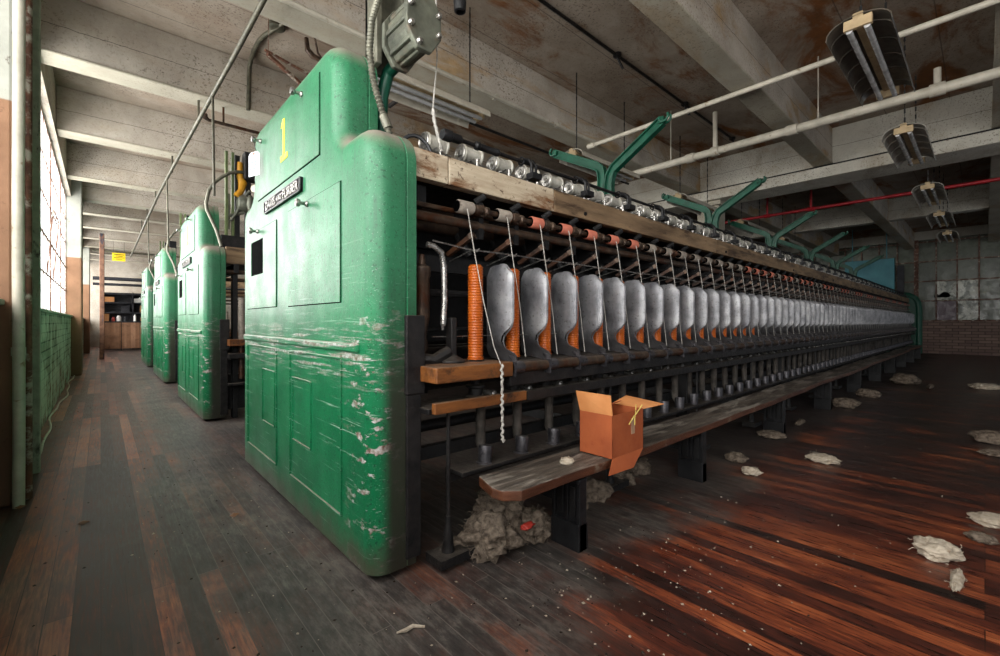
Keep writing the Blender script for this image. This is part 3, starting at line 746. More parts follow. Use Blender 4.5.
# prototypes for the repeats along the frame
protos = {}
def rep(name, mb, mats, dx=G, subs=(), x_first=None, **kw):
    """build once, then copy along the frame"""
    o = part(mb, name, mats, **kw); kk = []
    if name == 'separator_plate':
        sm = o.modifiers.new('solid', 'SOLIDIFY'); sm.thickness = 0.002; sm.offset = 0; sm.use_rim = False
    for (sn, smb, smats) in subs:
        so = smb.build(sn, smats, o); KIDS.setdefault(o.name, []).append(so); kk.append(so)
    base = WL[o.name].copy()
    out = [o]
    for i in range(1, N):
        if base.x + dx * i > XEND - 0.05: break
        c = dupe(o, base + Vector((dx * i, 0, 0)), main); KIDS[main.name].append(c); out.append(c)
        for so in kk:
            s2 = dupe(so, WL[so.name] + Vector((dx * i, 0, 0)), c); KIDS.setdefault(c.name, []).append(s2)
    return out
XS = 1.36
# separator plates, pressed and hinged on the rod
def lerp_tab(tab, y):
    for (a, b), (c, d) in zip(tab, tab[1:]):
        if y <= c + 1e-9: return b + (d - b) * (y - a) / (c - a)
    return tab[-1][1]
def blade():
    m = MB(); xb = 1.545
    def bow(y, z):
        u = min(1, max(0, (y - 1.602) / 0.205)); f = min(1, max(0, (z - 0.93) / 0.12)) * min(1, max(0.25, (1.41 - z) / 0.05))
        return -0.024 * math.sin(PI * u ** 0.8) * f
    def grid(ys, top, bot, nz):
        b0 = len(m.v); ny = len(ys)
        for y in ys:
            zt_, zb_ = lerp_tab(top, y), lerp_tab(bot, y)
            for q in range(nz + 1):
                z = zb_ + (zt_ - zb_) * q / nz; m.v.append((xb + bow(y, z), y, z))
        for a in range(ny - 1):
            for q in range(nz):
                p = b0 + a * (nz + 1) + q; m.f.append((p, p + 1, p + nz + 2, p + nz + 1)); m.mi.append(0)
    top = [(1.6020, 1.335), (1.6079, 1.347), (1.6539, 1.392), (1.6706, 1.397), (1.7250, 1.399), (1.7627, 1.396), (1.7836, 1.382), (1.8070, 1.33)]
    bot1 = [(1.6020, 1.125), (1.6062, 1.10), (1.6129, 1.083), (1.6263, 1.064), (1.6539, 1.042), (1.6698, 1.026), (1.6798, 1.0)]
    bot2 = [(1.6798, 0.903), (1.7752, 0.912), (1.7961, 0.93), (1.8070, 0.96)]
    grid([1.6020, 1.6062, 1.6129, 1.6263, 1.6397, 1.6539, 1.6698, 1.6798], top, bot1, 12)
    grid([1.6798, 1.6999, 1.7250, 1.7501, 1.7752, 1.7961, 1.8070], top, bot2, 16)
    grid([1.5727, 1.5794, 1.5953, 1.6263, 1.6564, 1.6698, 1.6798], [(1.5727, 0.90), (1.5794, 0.925), (1.5953, 0.938), (1.6263, 0.948), (1.6564, 0.958), (1.6698, 0.972), (1.6798, 1.0)],
         [(1.5727, 0.888), (1.5869, 0.878), (1.6263, 0.888), (1.6798, 0.903)], 3)
    rim = [(1.6999, 1.399), (1.6706, 1.397), (1.6539, 1.392), (1.6079, 1.347), (1.6020, 1.335), (1.6020, 1.23), (1.6020, 1.125), (1.6062, 1.10), (1.6129, 1.083), (1.6263, 1.064), (1.6539, 1.042), (1.6698, 1.026), (1.6790, 1.0), (1.6698, 0.974), (1.6564, 0.959), (1.6263, 0.949), (1.5953, 0.938), (1.5794, 0.922)]
    rr = MB(); m.tube([(xb, y, z) for y, z in rim], 0.0042, 6)
    return m
fm = MB(); fm.tube([(1.505, 1.575, 0.873), (1.575, 1.575, 0.873)], 0.033, 14); fm.tube([(1.545, 1.585, 0.89), (1.545, 1.60, 0.915), (1.545, 1.63, 0.925)], [0.018, 0.014, 0.008], 8)
fm.box(1.50, 1.512, 1.545, 1.60, 0.83, 0.905)
rep('separator_plate', blade(), 'blade', angle=40, subs=[('hinge_foot', fm, 'hook')])
# drums on the creel
DX, DY, DZ = 1.36, 2.14, 2.125
dm = MB(); dm.lathe((DX, DY, DZ), (1, 0, 0), [(0.052, 0), (0.056, 0.006), (0.056, 0.012), (0.048, 0.02), (0.048, 0.125), (0.054, 0.132), (0.054, 0.14)], 20)
dc = MB(); dc.lathe((DX - 0.001, DY, DZ), (-1, 0, 0), [(0.053, 0), (0.053, 0.004), (0.046, 0.009), (0.038, 0.002), (0.022, 0.003), (0.018, 0.014), (0.006, 0.016)], 20)
dp = MB(); dp.cyl((DX + 0.02, 2.0, 2.0), (DX + 0.02, 2.0, 2.055), 0.011, 8); dp.box(DX - 0.005, DX + 0.13, 2.06, 2.066, 2.05, 2.056); dp.cyl((DX - 0.01, 2.0, 2.045), (DX - 0.01, 2.2, 2.045), 0.006, 6)
rep('creel_drum', dm, 'drum', subs=[('end_cap', dc, 'chrome'), ('cradle', dp, 'steel')])
# front rollers
for i in range(N):
    x = XS - 0.02 + G * i
    if x > XEND - 0.1: break
    if i == 0:
        m = MB(); m.lathe((x - 0.05, 1.735, 1.668), (1, 0, 0), [(0.018, 0.006), (0.018, 0.0), (0.028, -0.002), (0.033, 0.005), (0.033, 0.088), (0.028, 0.094), (0.012, 0.095)], 18, mis=[1, 1, 0, 0, 0, 0])
        r_p = part(m, 'front_roller', ['cot_grey', 'hole']); w_p = WL[r_p.name].copy()
        s_ = MB(); s_.lathe((x + 0.044, 1.735, 1.668), (1, 0, 0), [(0.016, 0), (0.016, 0.012), (0.027, 0.018), (0.029, 0.045), (0.018, 0.055), (0.018, 0.075), (0.026, 0.082), (0.026, 0.10), (0.014, 0.108), (0.014, 0.166)], 12)
        s_.box(x + 0.10, x + 0.125, 1.735, 1.82, 1.64, 1.70)
        s_p = s_.build('roller_arbor', 'rod', r_p); KIDS.setdefault(r_p.name, []).append(s_p)
        pink_me = r_p.data.copy(); pink_me.materials[0] = MT['pink']
    else:
        c = dupe(r_p, w_p + Vector((G * i, 0, 0)), main); KIDS[main.name].append(c)
        if i in (2, 3, 4, 5, 6) or i in (15, 16, 17, 18, 20, 21) or (i > 21 and (i * 7) % 5 in (0, 1, 3)):
            c.data = pink_me; c['label'] = 'salmon pink front roller'
        s2 = dupe(s_p, WL[s_p.name] + Vector((G * i, 0, 0)), c); KIDS.setdefault(c.name, []).append(s2)
# arms, levers, guides, spindles, bolsters, weights
m = MB(); x = XS - 0.03
m.bar((x - 0.005, 1.86, 1.445), (x + 0.03, 1.72, 1.52), 0.026, 0.022, mi=1); m.bar((x + 0.03, 1.72, 1.52), (x + 0.038, 1.70, 1.532), 0.034, 0.03, mi=0)
rep('drafting_lever', m, ['rod', 'amber'])
m = MB(); x = XS + 0.09
m.box(x, x + 0.03, 1.76, 1.98, 1.53, 1.72); m.tube([(x - 0.02, 1.80, 1.585), (x + 0.05, 1.80, 1.585)], 0.03, 10); m.tube([(x - 0.01, 1.78, 1.72), (x + 0.03, 1.75, 1.755)], 0.018, 8); m.tube([(x, 1.96, 1.60), (x + 0.05, 1.9, 1.46)], 0.022, 8)
rep('roller_stand', m, 'iron_dark')
m = MB(); x = XS + 0.01
m.tube([(x - 0.03, 1.70, 1.455), (x, 1.675, 1.452), (x + 0.008, 1.67, 1.46), (x + 0.016, 1.68, 1.455), (x + 0.01, 1.69, 1.448), (x - 0.005, 1.72, 1.456), (x - 0.005, 1.90, 1.42)], 0.0035, 5)
rep('thread_guide', m, 'steel')
m = MB(); x = XS + 0.03
m.lathe((x, 1.715, 0.72), (0, 0, 1), [(0.05, 0), (0.052, 0.01), (0.036, 0.018), (0.036, 0.05), (0.048, 0.056), (0.048, 0.066), (0.024, 0.07), (0.02, 0.12), (0.036, 0.126)], 14)
m.lathe((x, 1.715, 0.9), (0, 0, 1), [(0.045, 0), (0.047, 0.006), (0.032, 0.010), (0.008, 0.014), (0.006, 0.22), (0.003, 0.30)], 14)
rep('spindle', m, 'iron')
m = MB(); m.lathe((x + 0.07, 1.70, 0.742), (0.1, -1, -0.1), [(0.014, -0.06), (0.014, 0.02), (0.02, 0.025), (0.02, 0.045), (0.012, 0.052)], 10)
rep('spindle_brake', m, 'steel')
m = MB(); m.lathe((x + 0.02, 1.70, 0.70), (0, 0, -1), [(0.032, 0), (0.032, 0.02), (0.025, 0.03), (0.025, 0.20), (0.018, 0.225), (0.008, 0.25)], 12)
rep('bolster', m, 'tube_grey')
m = MB(); m.lathe((x + 0.01, 1.655, 0.405), (0.12, 0.05, 1), [(0.045, 0.0), (0.045, 0.004), (0.034, 0.008), (0.037, 0.08), (0.034, 0.088), (0.008, 0.086)], 16)
rep('hanging_weight', m, 'hook')
# vertical rods down to the floor
m = MB(); m.cyl((1.17, 1.64, 0.2), (1.17, 1.64, 0.70), 0.009, 8); m.lathe((1.17, 1.64, 0.06), (0, 0, 1), [(0.03, 0), (0.022, 0.05), (0.024, 0.07), (0.014, 0.12), (0.014, 0.16)], 12); m.box(1.09, 1.30, 1.58, 1.70, 0.02, 0.06)
rep('stay_rod', m, 'iron', dx=1.285)
# bent oil pipe and grease cylinder at the gearing end
m = MB(); m.tube([(1.12, 1.74, 1.46), (1.155, 1.735, 1.455), (1.195, 1.73, 1.43), (1.21, 1.73, 1.36), (1.212, 1.73, 1.2), (1.205, 1.73, 1.09)], 0.0145, 10); m.tube([(1.205, 1.73, 1.09), (1.2, 1.73, 1.06)], [0.012, 0.005], 8)
part(m, 'bent_pipe', 'steel')
m = MB(); m.lathe((1.125, 1.79, 0.95), (0, 0, 1), [(0.02, 0), (0.03, 0.03), (0.022, 0.08), (0.036, 0.18), (0.036, 0.36), (0.042, 0.37), (0.042, 0.41), (0.02, 0.42), (0.012, 0.47)], 14)
part(m, 'grease_cylinder', 'rod')
m = MB(); m.box(1.24, 1.27, 1.71, 1.76, 0.905, 1.12); m.lathe((1.255, 1.735, 0.905), (0, 0, 1), [(0.07, 0), (0.07, 0.01), (0.03, 0.03), (0.02, 0.05)], 14); m.tube([(1.09, 1.77, 0.93), (1.16, 1.74, 0.92), (1.24, 1.73, 0.96)], 0.03, 8)
part(m, 'gear_casting', 'iron', bevel=0.003)

# green Y-shaped creel arms
def creel_arm(x, s):
    m = MB()
    path = [(YC + s * 0.045, 1.95), (YC + s * 0.045, 2.62), (YC + s * 0.06, 2.70), (YC + s * 0.10, 2.77), (YC + s * 0.66, 3.10)] if s < 0 else \
           [(YC + s * 0.045, 1.95), (YC + s * 0.045, 2.72), (YC + s * 0.06, 2.80), (YC + s * 0.11, 2.85), (YC + s * 0.72, 3.16)]
    w = 0.042
    L, Rr = [], []
    for i, p in enumerate(path):
        a = Vector(path[max(0, i - 1)]); b = Vector(path[min(len(path) - 1, i + 1)]); d = (b - a).normalized(); nn = Vector((-d.y, d.x))
        L.append(Vector(p) + nn * w); Rr.append(Vector(p) - nn * w)
    for i in range(len(path) - 1):
        m.prism([tuple(L[i]), tuple(L[i + 1]), tuple(Rr[i + 1]), tuple(Rr[i])], 'x', x - 0.008, x + 0.008)
        for E in (L, Rr):
            d = (E[i + 1] - E[i]).normalized(); nn = Vector((-d.y, d.x)) * 0.006
            m.prism([tuple(E[i] + nn), tuple(E[i + 1] + nn), tuple(E[i + 1] - nn), tuple(E[i] - nn)], 'x', x - 0.034, x + 0.034)
    e = Vector(path[-1])
    rg = [(x, e.x + s * 0.03 + 0.045 * math.cos(a), e.y + 0.03 + 0.045 * math.sin(a)) for a in [math.radians(q) for q in range(150 if s < 0 else -150, (400 if s < 0 else 100), 25)]]
    for dx in (-0.028, 0.028): m.tube([(x + dx, q[1], q[2]) for q in rg], 0.013, 8)
    m.obox((x, e.x, e.y + 0.005), (1, 0, 0), (0, 1, 0), (0, 0, 1), 0.036, 0.03, 0.03)
    return part(m, 'creel_arm', 'arm_green', origin=(x, YC, 1.95))
arm_x = [4.14, 6.95, 9.75, 12.5, 15.2, 17.7, 20.1]
a1, a2 = creel_arm(arm_x[0], -1), creel_arm(arm_x[0], 1)
for xx in arm_x[1:]:
    for a_ in (a1, a2): KIDS[main.name].append(dupe(a_, WL[a_.name] + Vector((xx - arm_x[0], 0, 0)), main))
# far end cabinet
m = MB()
m.tube([(20.6, 1.52, 0.03), (20.6, 1.52, 1.5), (20.6, 1.54, 1.75), (20.6, 1.62, 1.92), (20.6, 1.78, 2.02), (20.6, 2.0, 2.06), (20.6, 3.6, 2.06)], 0.1, 10)
m.box(20.52, 20.7, 1.56, 3.9, 0.03, 2.0)
part(m, 'far_end_cabinet', 'arm_green')

# motor, bracket and conduit above the near cabinet
m = MB()
oc = [(1.135 + 0.098 * math.cos(a) * 1.05, 2.53 + 0.155 * math.sin(a)) for a in [math.radians(22.5 + 45 * q) for q in range(8)]]
oc2 = [(1.135 + (u - 1.135) * 0.8, 2.53 + (w - 2.53) * 0.84) for u, w in oc]
m.prism(oc, 'y', 1.78, 1.81); m.prism(oc2, 'y', 1.81, 2.0); m.prism(oc, 'y', 2.0, 2.03)
for q in range(8):
    u = (oc2[q][0] + oc2[(q + 1) % 8][0]) / 2; w = (oc2[q][1] + oc2[(q + 1) % 8][1]) / 2
    m.box(u - 0.012, u + 0.012, 1.81, 2.0, w - 0.012, w + 0.012)
mo = part(m, 'drive_motor', 'motor', bevel=0.006, smooth=False)
for q in (0, 3, 4, 7, 5, 2):
    u, w = 1.135 + (oc[q][0] - 1.135) * 0.8, 2.53 + (oc[q][1] - 2.53) * 0.8
    b = MB(); b.lathe((u, 1.78, w), (0, -1, 0), [(0.015, 0), (0.015, 0.012), (0.010, 0.02)], 8); KIDS.setdefault(mo.name, []).append(b.build('bolt', 'steel', mo))
m = MB(); m.box(1.02, 1.05, 2.04, 2.17, 2.40, 3.3); m.box(1.02, 1.16, 2.14, 2.17, 2.40, 3.3); m.box(1.15, 1.18, 2.02, 2.16, 2.5, 3.3)
part(m, 'motor_bracket', 'flex', bevel=0.004, smooth=False)
m = MB(); m.tube([(1.15, 2.03, 2.46), (1.13, 2.13, 2.42), (1.11, 2.16, 2.3), (1.11, 2.17, 2.15), (1.11, 2.17, 1.95)], 0.034, 10)
part(m, 'bracket_post', 'arm_green')
pts = [(1.04, 2.0, 3.0), (1.02, 1.98, 2.82), (0.99, 1.96, 2.66), (0.95, 1.95, 2.53), (0.935, 1.945, 2.38), (0.948, 1.94, 2.26), (0.968, 1.93, 2.17), (0.995, 1.92, 2.08), (1.02, 1.90, 1.98)]
cc = []
for i in range(len(pts) - 1):
    a, b = Vector(pts[i]), Vector(pts[i + 1])
    nq = max(4, int((b - a).length / 0.009))
    for q in range(nq): cc.append(a.lerp(b, q / nq))
m = MB(); m.tube(cc, [0.0175 if i % 2 else 0.0125 for i in range(len(cc))], 10); m.cyl((0.995, 1.92, 2.08), (1.012, 1.905, 2.02), 0.022, 12)
part(m, 'flexible_conduit', 'flex')
m = MB(); m.tube([(1.12 - 0.07 * math.cos(PI * q / 10), 1.90 - 0.01 * q, 1.90 + 0.10 * math.sin(PI * q / 10)) for q in range(11)], 0.010, 8); part(m, 'belt_loop', 'black')

# ------------------------------------------------------------------ the other frames down the aisle
lab = ['second green spinning frame down the aisle, partly behind the nearest cabinet',
       'third green spinning frame down the aisle, a slim cabinet before the farthest one',
       'farthest green spinning frame, smallest cabinet beside the brown counter']
for j, dy in enumerate((4.03, 8.05, 11.85)):
    r = empty('spinning_frame', (X0, YC + dy, 0), lab[j], 'machine', 'spinning frames along the window aisle')
    if j == 0:
        c2 = cabinet(r, dy, full=True); 
        num = [o for o in KIDS[c2.name] if o.name.startswith('painted_numeral')][0]
        r2 = r; cab2 = c2
    else:
        copy_tree(cab2, (0, dy - 4.03, 0), r)
    for nm, mt, bx in (('creel_beam', 'beam_wood2', (XE, XEND, 1.74, 1.80, 1.765, 1.955)), ('creel_table', 'iron_dark', (XE, XEND, 1.80, 3.84, 1.9, 1.95)), ('spindle_rail', 'rail_wood', (XE, XEND, 1.56, 1.86, 0.835, 0.905)),
                       ('lower_rail', 'iron', (XE, XEND, 1.58, 1.86, 0.695, 0.745)), ('weight_shelf', 'iron', (XE, XEND, 1.6, 1.73, 0.39, 0.41)), ('tape_rail', 'iron_dark', (XE, XEND, 1.80, 1.84, 0.1, 0.5))):
        m = MB(); m.box(bx[0], bx[1], bx[2] + dy, bx[3] + dy, bx[4], bx[5]); m.build(nm, mt, r, smooth=False)
    for k in range(8):
        x = 1.12 + 2.57 * k
        m = MB(); m.box(x, x + 0.05, 1.76 + dy, 1.86 + dy, 0.0, 1.77); m.box(x, x + 0.05, 3.78 + dy, 3.88 + dy, 0, 1.9); m.box(x, x + 0.05, 1.7 + dy, 3.88 + dy, 1.66, 1.76)
        m.build('support_frame', 'iron_dark', r, smooth=False)
    m = MB(); m.cyl((XE, 1.80 + dy, 1.585), (XEND, 1.80 + dy, 1.585), 0.02, 8); m.cyl((XE, 1.74 + dy, 1.67), (XEND, 1.74 + dy, 1.67), 0.024, 8); m.build('drafting_shaft', 'rod', r)
    m = MB(); m.cyl((XE, YC + dy, 0.75), (XEND, YC + dy, 0.75), 0.16, 14); m.build('drive_drum', 'iron', r)
    for k in range(10):
        m = MB(); x = 1.2 + 0.257 * k
        m.cyl((x, 1.72 + dy, 0.45), (x, 1.72 + dy, 0.86), 0.03, 8, mi=0); m.cyl((x, 1.72 + dy, 0.905), (x, 1.72 + dy, 1.38), 0.035, 10, mi=1)
        m.build('spindle', ['rod', 'cot_grey'], r)
    # switch box, gauge and pump above the cabinet
    m = MB(); m.box(1.27, 1.42, 1.90 + dy, 2.05 + dy, 2.81, 3.14); m.build('switch_box', 'black', r, bevel=0.012, smooth=False)
    for xx in (1.10, 1.165):
        m = MB(); m.box(xx - 0.014, xx + 0.014, 1.98 + dy, 2.02 + dy, 1.95, 3.12); m.build('upright_strip', 'green_strip', r, smooth=False)
    m = MB(); m.box(1.19, 1.24, 2.0 + dy, 2.06 + dy, 2.1, 3.1); m.build('back_plate', 'black', r, smooth=False)
    m = MB(); m.tube([(1.24, 2.0 + dy, 3.02), (1.24, 2.0 + dy, 2.86), (1.27, 2.0 + dy, 2.78), (1.25, 1.98 + dy, 2.68), (1.2, 1.98 + dy, 2.6)], [0.03, 0.035, 0.05, 0.035, 0.04], 10); m.build('pump_casting', 'yellow_mach', r)
    m = MB(); m.lathe((1.20, 2.0 + dy, 2.53), (1, 0, 0), [(0.05, 0), (0.09, 0.02), (0.11, 0.07), (0.11, 0.16), (0.07, 0.21), (0.03, 0.22)], 16)
    m.tube([(1.14, 1.98 + dy, 2.30), (1.2, 1.98 + dy, 2.40), (1.26, 1.96 + dy, 2.58), (1.33, 1.92 + dy, 2.68)], 0.018, 8); m.cyl((1.12, 2.0 + dy, 2.36), (1.28, 1.98 + dy, 2.42), 0.02, 8); m.cyl((1.12, 2.0 + dy, 2.2), (1.12, 2.0 + dy, 2.62), 0.016, 8)
    m.build('pump_body', 'motor', r)
    m = MB(); m.lathe((1.385, 1.88 + dy, 2.70), (-0.7, -0.7, 0), [(0.045, 0), (0.045, 0.03), (0.038, 0.033)], 16); m.build('pressure_gauge', 'gauge', r)
    m = MB(); m.lathe((1.33, 1.9 + dy, 2.50), (0, 0, 1), [(0.02, -0.08), (0.045, 0), (0.035, 0.09), (0.016, 0.12)], 12); m.build('regulator', 'blue_sheet' if j < 0 else 'motor', r)
    m = MB(); m.box(1.04, 1.3, 1.95 + dy, 2.1 + dy, 1.89, 2.12); m.box(1.30, 1.36, 2.0 + dy, 2.06 + dy, 1.89, 2.8); m.build('motor_base', 'iron', r, smooth=False)
    m = MB(); P0 = [(1.27, 1.97, 2.90), (1.214, 1.96, 2.893), (1.13, 1.96, 2.86), (1.05, 1.96, 2.797), (0.98, 1.96, 2.72), (0.922, 1.96, 2.62), (0.893, 1.96, 2.464), (0.90, 1.95, 2.38), (0.932, 1.94, 2.298), (0.99, 1.92, 2.15), (1.03, 1.88, 1.97)]
    m.tube([(a, b + dy, c) for a, b, c in P0], 0.019, 8); m.build('cable_loop', 'flex', r)

# ------------------------------------------------------------------ loose things on the near frame
ob = None
for i in range(16):
    x = XS + 0.03 + G * i
    if i == 0:
        m = MB(); prof = [(0.042, 0.0), (0.042, 0.006)]
        z = 0.006
        while z < 0.462:
            prof += [(0.0355, z), (0.0385, z + 0.002), (0.0385, z + 0.0095), (0.0355, z + 0.0115)]; z += 0.0135
        prof += [(0.033, z), (0.029, z + 0.006), (0.022, z + 0.007), (0.02, z - 0.03)]
        m.lathe((x, 1.715, 0.914), (0, 0, 1), prof, 20)
        ob = m.build('bobbin', 'bobbin', origin=(x, 1.715, 0.914), angle=60)
        tag(ob, 'orange ribbed bobbin standing clear beside the green cabinet, fully visible', 'bobbin', 'orange bobbins on the spindles')
    else:
        c = dupe(ob, WL[ob.name] + Vector((G * i, 0, 0)))
        tag(c, '%s orange bobbin from the green cabinet, half hidden behind a grey plate' % ORD[i], 'bobbin', 'orange bobbins on the spindles')
# yarn strands
ys_proto = None
for i in range(70):
    x = XS - 0.02 + G * i
    if ys_proto is None or i == 1:
        m = MB(); rr = 0.0024
        pts = [(x, 1.708, 1.66), (x, 1.70, 1.64), (x + 0.012, 1.678, 1.458), (x + 0.02 + 0.03, 1.66, 1.2), (x + 0.075, 1.64, 0.915)]
        if i == 0: pts = [(x - 0.01, 1.708, 1.66), (x - 0.01, 1.70, 1.64), (x + 0.01, 1.678, 1.458), (x + 0.04, 1.64, 1.2), (x + 0.055, 1.58, 0.98), (x + 0.062, 1.54, 0.90)]
        m.tube(pts, rr, 5)
        o = m.build('yarn_strand', 'yarn', origin=(x, 1.70, 0.915))
        if i == 1: ys_proto = o
        if i == 0: tag(o, 'white yarn strand nearest the cabinet, running in front of the first bobbin', 'yarn', 'yarn strands hanging from the rollers'); continue
    else: o = dupe(ys_proto, WL[ys_proto.name] + Vector((G * (i - 1), 0, 0)))
    tag(o, ('%s white yarn strand from the cabinet, running down beside a grey plate' % ORD[i]) if i < 12 else 'white yarn strand far along the frame beyond the twelfth plate', 'yarn', 'yarn strands hanging from the rollers')
m = MB(); pts = []
for i in range(40):
    t_ = i / 39; pts.append((1.405 + 0.004 * math.sin(i * 1.7) + 0.003 * t_, 1.535 + 0.003 * math.cos(i * 2.1), 0.90 - 0.36 * t_))
m.tube(pts, [0.0055 + 0.0015 * (i % 2) for i in range(40)], 6); m.tube([(1.41, 1.53, 0.545), (1.408, 1.53, 0.53)], [0.011, 0.004], 6)
tag(m.build('loose_string', 'yarn'), 'frayed white string dangling below the rail in front of the weights', 'string')
# paper tag on the upper left knob
m = MB(); yk, zk = 3.378, 2.355
m.tube([(0.785, yk, zk), (0.78, yk - 0.015, zk - 0.05), (0.80, yk, zk - 0.095)], 0.0025, 5, mi=1)
def tx(y): return 0.80 - 0.04 * (y - (yk - 0.055)) / 0.11
tp = [(yk - 0.055, zk - 0.25), (yk + 0.055, zk - 0.25), (yk + 0.055, zk - 0.105), (yk + 0.035, zk - 0.085), (yk - 0.035, zk - 0.085), (yk - 0.055, zk - 0.105)]
m._add([(tx(y), y, z) for y, z in tp] + [(tx(y) + 0.0015, y, z) for y, z in tp], [tuple(range(6)), tuple(reversed(range(6, 12)))] + [(q, 6 + q, 6 + (q + 1) % 6, (q + 1) % 6) for q in range(6)], 0)
for (dz, w) in ((0.135, 0.025), (0.155, 0.05), (0.175, 0.045), (0.20, 0.06), (0.218, 0.03)):
    ya, yb = yk - w * 0.7, yk + w * 0.7
    m._add([(tx(ya) - 0.001, ya, zk - dz - 0.003), (tx(yb) - 0.001, yb, zk - dz - 0.003), (tx(yb) - 0.001, yb, zk - dz + 0.003), (tx(ya) - 0.001, ya, zk - dz + 0.003)], [(0, 1, 2, 3)], 2)
m.lathe((tx(yk) - 0.0005, yk, zk - 0.098), (-1, -0.5, 0), [(0.010, 0), (0.010, 0.001)], 10, mi=3)
tag(m.build('paper_tag', ['paper', 'black', 'ink', 'pink'], smooth=False), 'white paper tag hanging from the upper left knob of the nearest cabinet', 'tag')
# string down from the ceiling with a woolly end
m = MB(); m.tube([(1.30, 1.95, 3.3), (1.312, 1.95, 2.80), (1.319, 1.95, 2.49), (1.300, 1.95, 2.30), (1.293, 1.95, 2.215)], 0.0042, 6)
rp = [(1.293, 2.22), (1.302, 2.16), (1.32, 2.10), (1.34, 2.05), (1.352, 2.0)]
pts = []
for (xa, za), (xb_, zb_) in zip(rp, rp[1:]):
    for q in range(5): pts.append((xa + (xb_ - xa) * q / 5 + 0.002 * math.sin(q * 2.5), 1.95, za + (zb_ - za) * q / 5))
m.tube(pts, [0.0075 + 0.0025 * ((q * 7) % 3) / 2 for q in range(len(pts))], 7)
tag(m.build('hanging_string', 'yarn'), 'white string with a woolly end hanging beside the motor above the beam', 'string')
m = MB(); m.lathe((1.38, 1.83, 2.76), (0, 0, -1), [(0.012, -0.3), (0.012, -0.08), (0.03, -0.07), (0.034, 0), (0.03, 0.05), (0.02, 0.055), (0.018, 0.03)], 14)
tag(m.build('cable_plug', 'black'), 'black cable plug hanging at the top edge beside the motor', 'plug')

# ------------------------------------------------------------------ bench
be = empty('bench', (9.5, 1.42, 0), 'long low dusty wooden bench on iron legs running beside the spinning frame', 'bench')
yb0, yb1 = 1.295, 1.55
nseg = 60; m = MB()
top = [(1.275, yb1), (1.225, 1.40), (1.235, 1.345), (1.30, yb0)]
xs_ = [1.6 + (18.6 - 1.6) * i / nseg for i in range(nseg + 1)]
def wob(x, s): return 0.006 * math.sin(x * 2.1 + s) + 0.004 * math.sin(x * 5.3 + s * 2)
top += [(x, yb0 + wob(x, 0)) for x in xs_] + [(x, yb1 + wob(x, 2) * 0.5) for x in reversed(xs_)]
vs = []; n = len(top)
def zt(x): return 0.392 + 0.006 * math.sin(x * 1.3)
vs = [(x, y, zt(x)) for x, y in top] + [(x, y, zt(x) - 0.045) for x, y in top]
m._add(vs, [tuple(range(n)), tuple(reversed(range(n, 2 * n)))], 0)
bb = len(m.v) - 2 * n
for k in range(n): m.f.append((bb + k, bb + n + k, bb + n + (k + 1) % n, bb + (k + 1) % n)); m.mi.append(1)
m.build('seat_plank', ['bench_wood', 'bench_edge'], be, bevel=0.006, smooth=False)
lp = None
for i, x in enumerate((1.70, 3.06, 4.86, 6.77, 8.75, 10.7, 12.6, 14.5, 16.4, 18.2)):
    if lp is None:
        m = MB()
        m.box(x, x + 0.03, 1.30, 1.465, 0.0, 0.345); m.box(x - 0.012, x + 0.042, 1.295, 1.315, 0, 0.345); m.box(x - 0.012, x + 0.042, 1.45, 1.47, 0, 0.345)
        m.box(x - 0.02, x + 0.05, 1.295, 1.47, 0.0, 0.13); m.box(x - 0.008, x + 0.038, 1.37, 1.39, 0.13, 0.345); m.box(x - 0.02, x + 0.05, 1.30, 1.54, 0.325, 0.345); m.box(x, x + 0.03, 1.465, 1.60, 0.2, 0.26)
        m.box(x - 0.013, x - 0.002, 1.325, 1.36, 0.16, 0.30, 1); m.box(x - 0.013, x - 0.002, 1.40, 1.44, 0.16, 0.30, 1)
        lp = m.build('leg', ['black', 'iron_dark'], be, bevel=0.003, smooth=False)
    else: dupe(lp, WL[lp.name] + Vector((x - 1.70, 0, 0)), be)

# cardboard box on the bench
bx = empty('cardboard_box', (2.06, 1.375, 0.392), 'open brown cardboard box with raised flaps sitting on the bench', 'box')
a0, a1_, b0, b1, c0, c1 = 1.925, 2.225, 1.272, 1.478, 0.400, 0.622; tk = 0.004
m = MB(); m.box(a0, a0 + tk, b0, b1, c0, c1); m.box(a1_ - tk, a1_, b0, b1, c0, c1); m.box(a0, a1_, b0, b0 + tk, c0, c1); m.box(a0, a1_, b1 - tk, b1, c0, c1); m.box(a0, a1_, b0 + 0.03, b1, c0, c0 + tk)
m.build('body', 'card', bx, bevel=0.0015, smooth=False)
def quad(name, pts, mats, t=0.004):
    p = [Vector(q) for q in pts]; nn = (p[1] - p[0]).cross(p[2] - p[0]).normalized() * t
    m = MB(); n = len(p); m._add([q for q in p] + [q + nn for q in p], [tuple(range(n))] , 0)
    m.f.append(tuple(reversed(range(n, 2 * n)))); m.mi.append(1 if len(mats) > 1 else 0)
    for k in range(n): m.f.append((k, n + k, n + (k + 1) % n, (k + 1) % n)); m.mi.append(0)
    return m.build(name, mats, bx, smooth=False)
quad('flap', [(a0, b0, c1), (a0, b1, c1), (a0 - 0.028, b1 + 0.004, c1 + 0.108), (a0 - 0.02, b0 - 0.002, c1 + 0.105)], ['card2', 'card2'])
quad('flap', [(a1_, b0, c1), (a1_, b1, c1), (a1_ + 0.13, b1 - 0.02, c1 + 0.035), (a1_ + 0.155, b0 - 0.04, c1 + 0.012)], ['card2', 'card2'])
quad('flap', [(a0 + 0.01, b1, c1), (a1_ - 0.01, b1, c1), (a1_ - 0.02, b1 - 0.08, c1 + 0.03), (a0 + 0.03, b1 - 0.09, c1 + 0.012)], ['card', 'card2'])
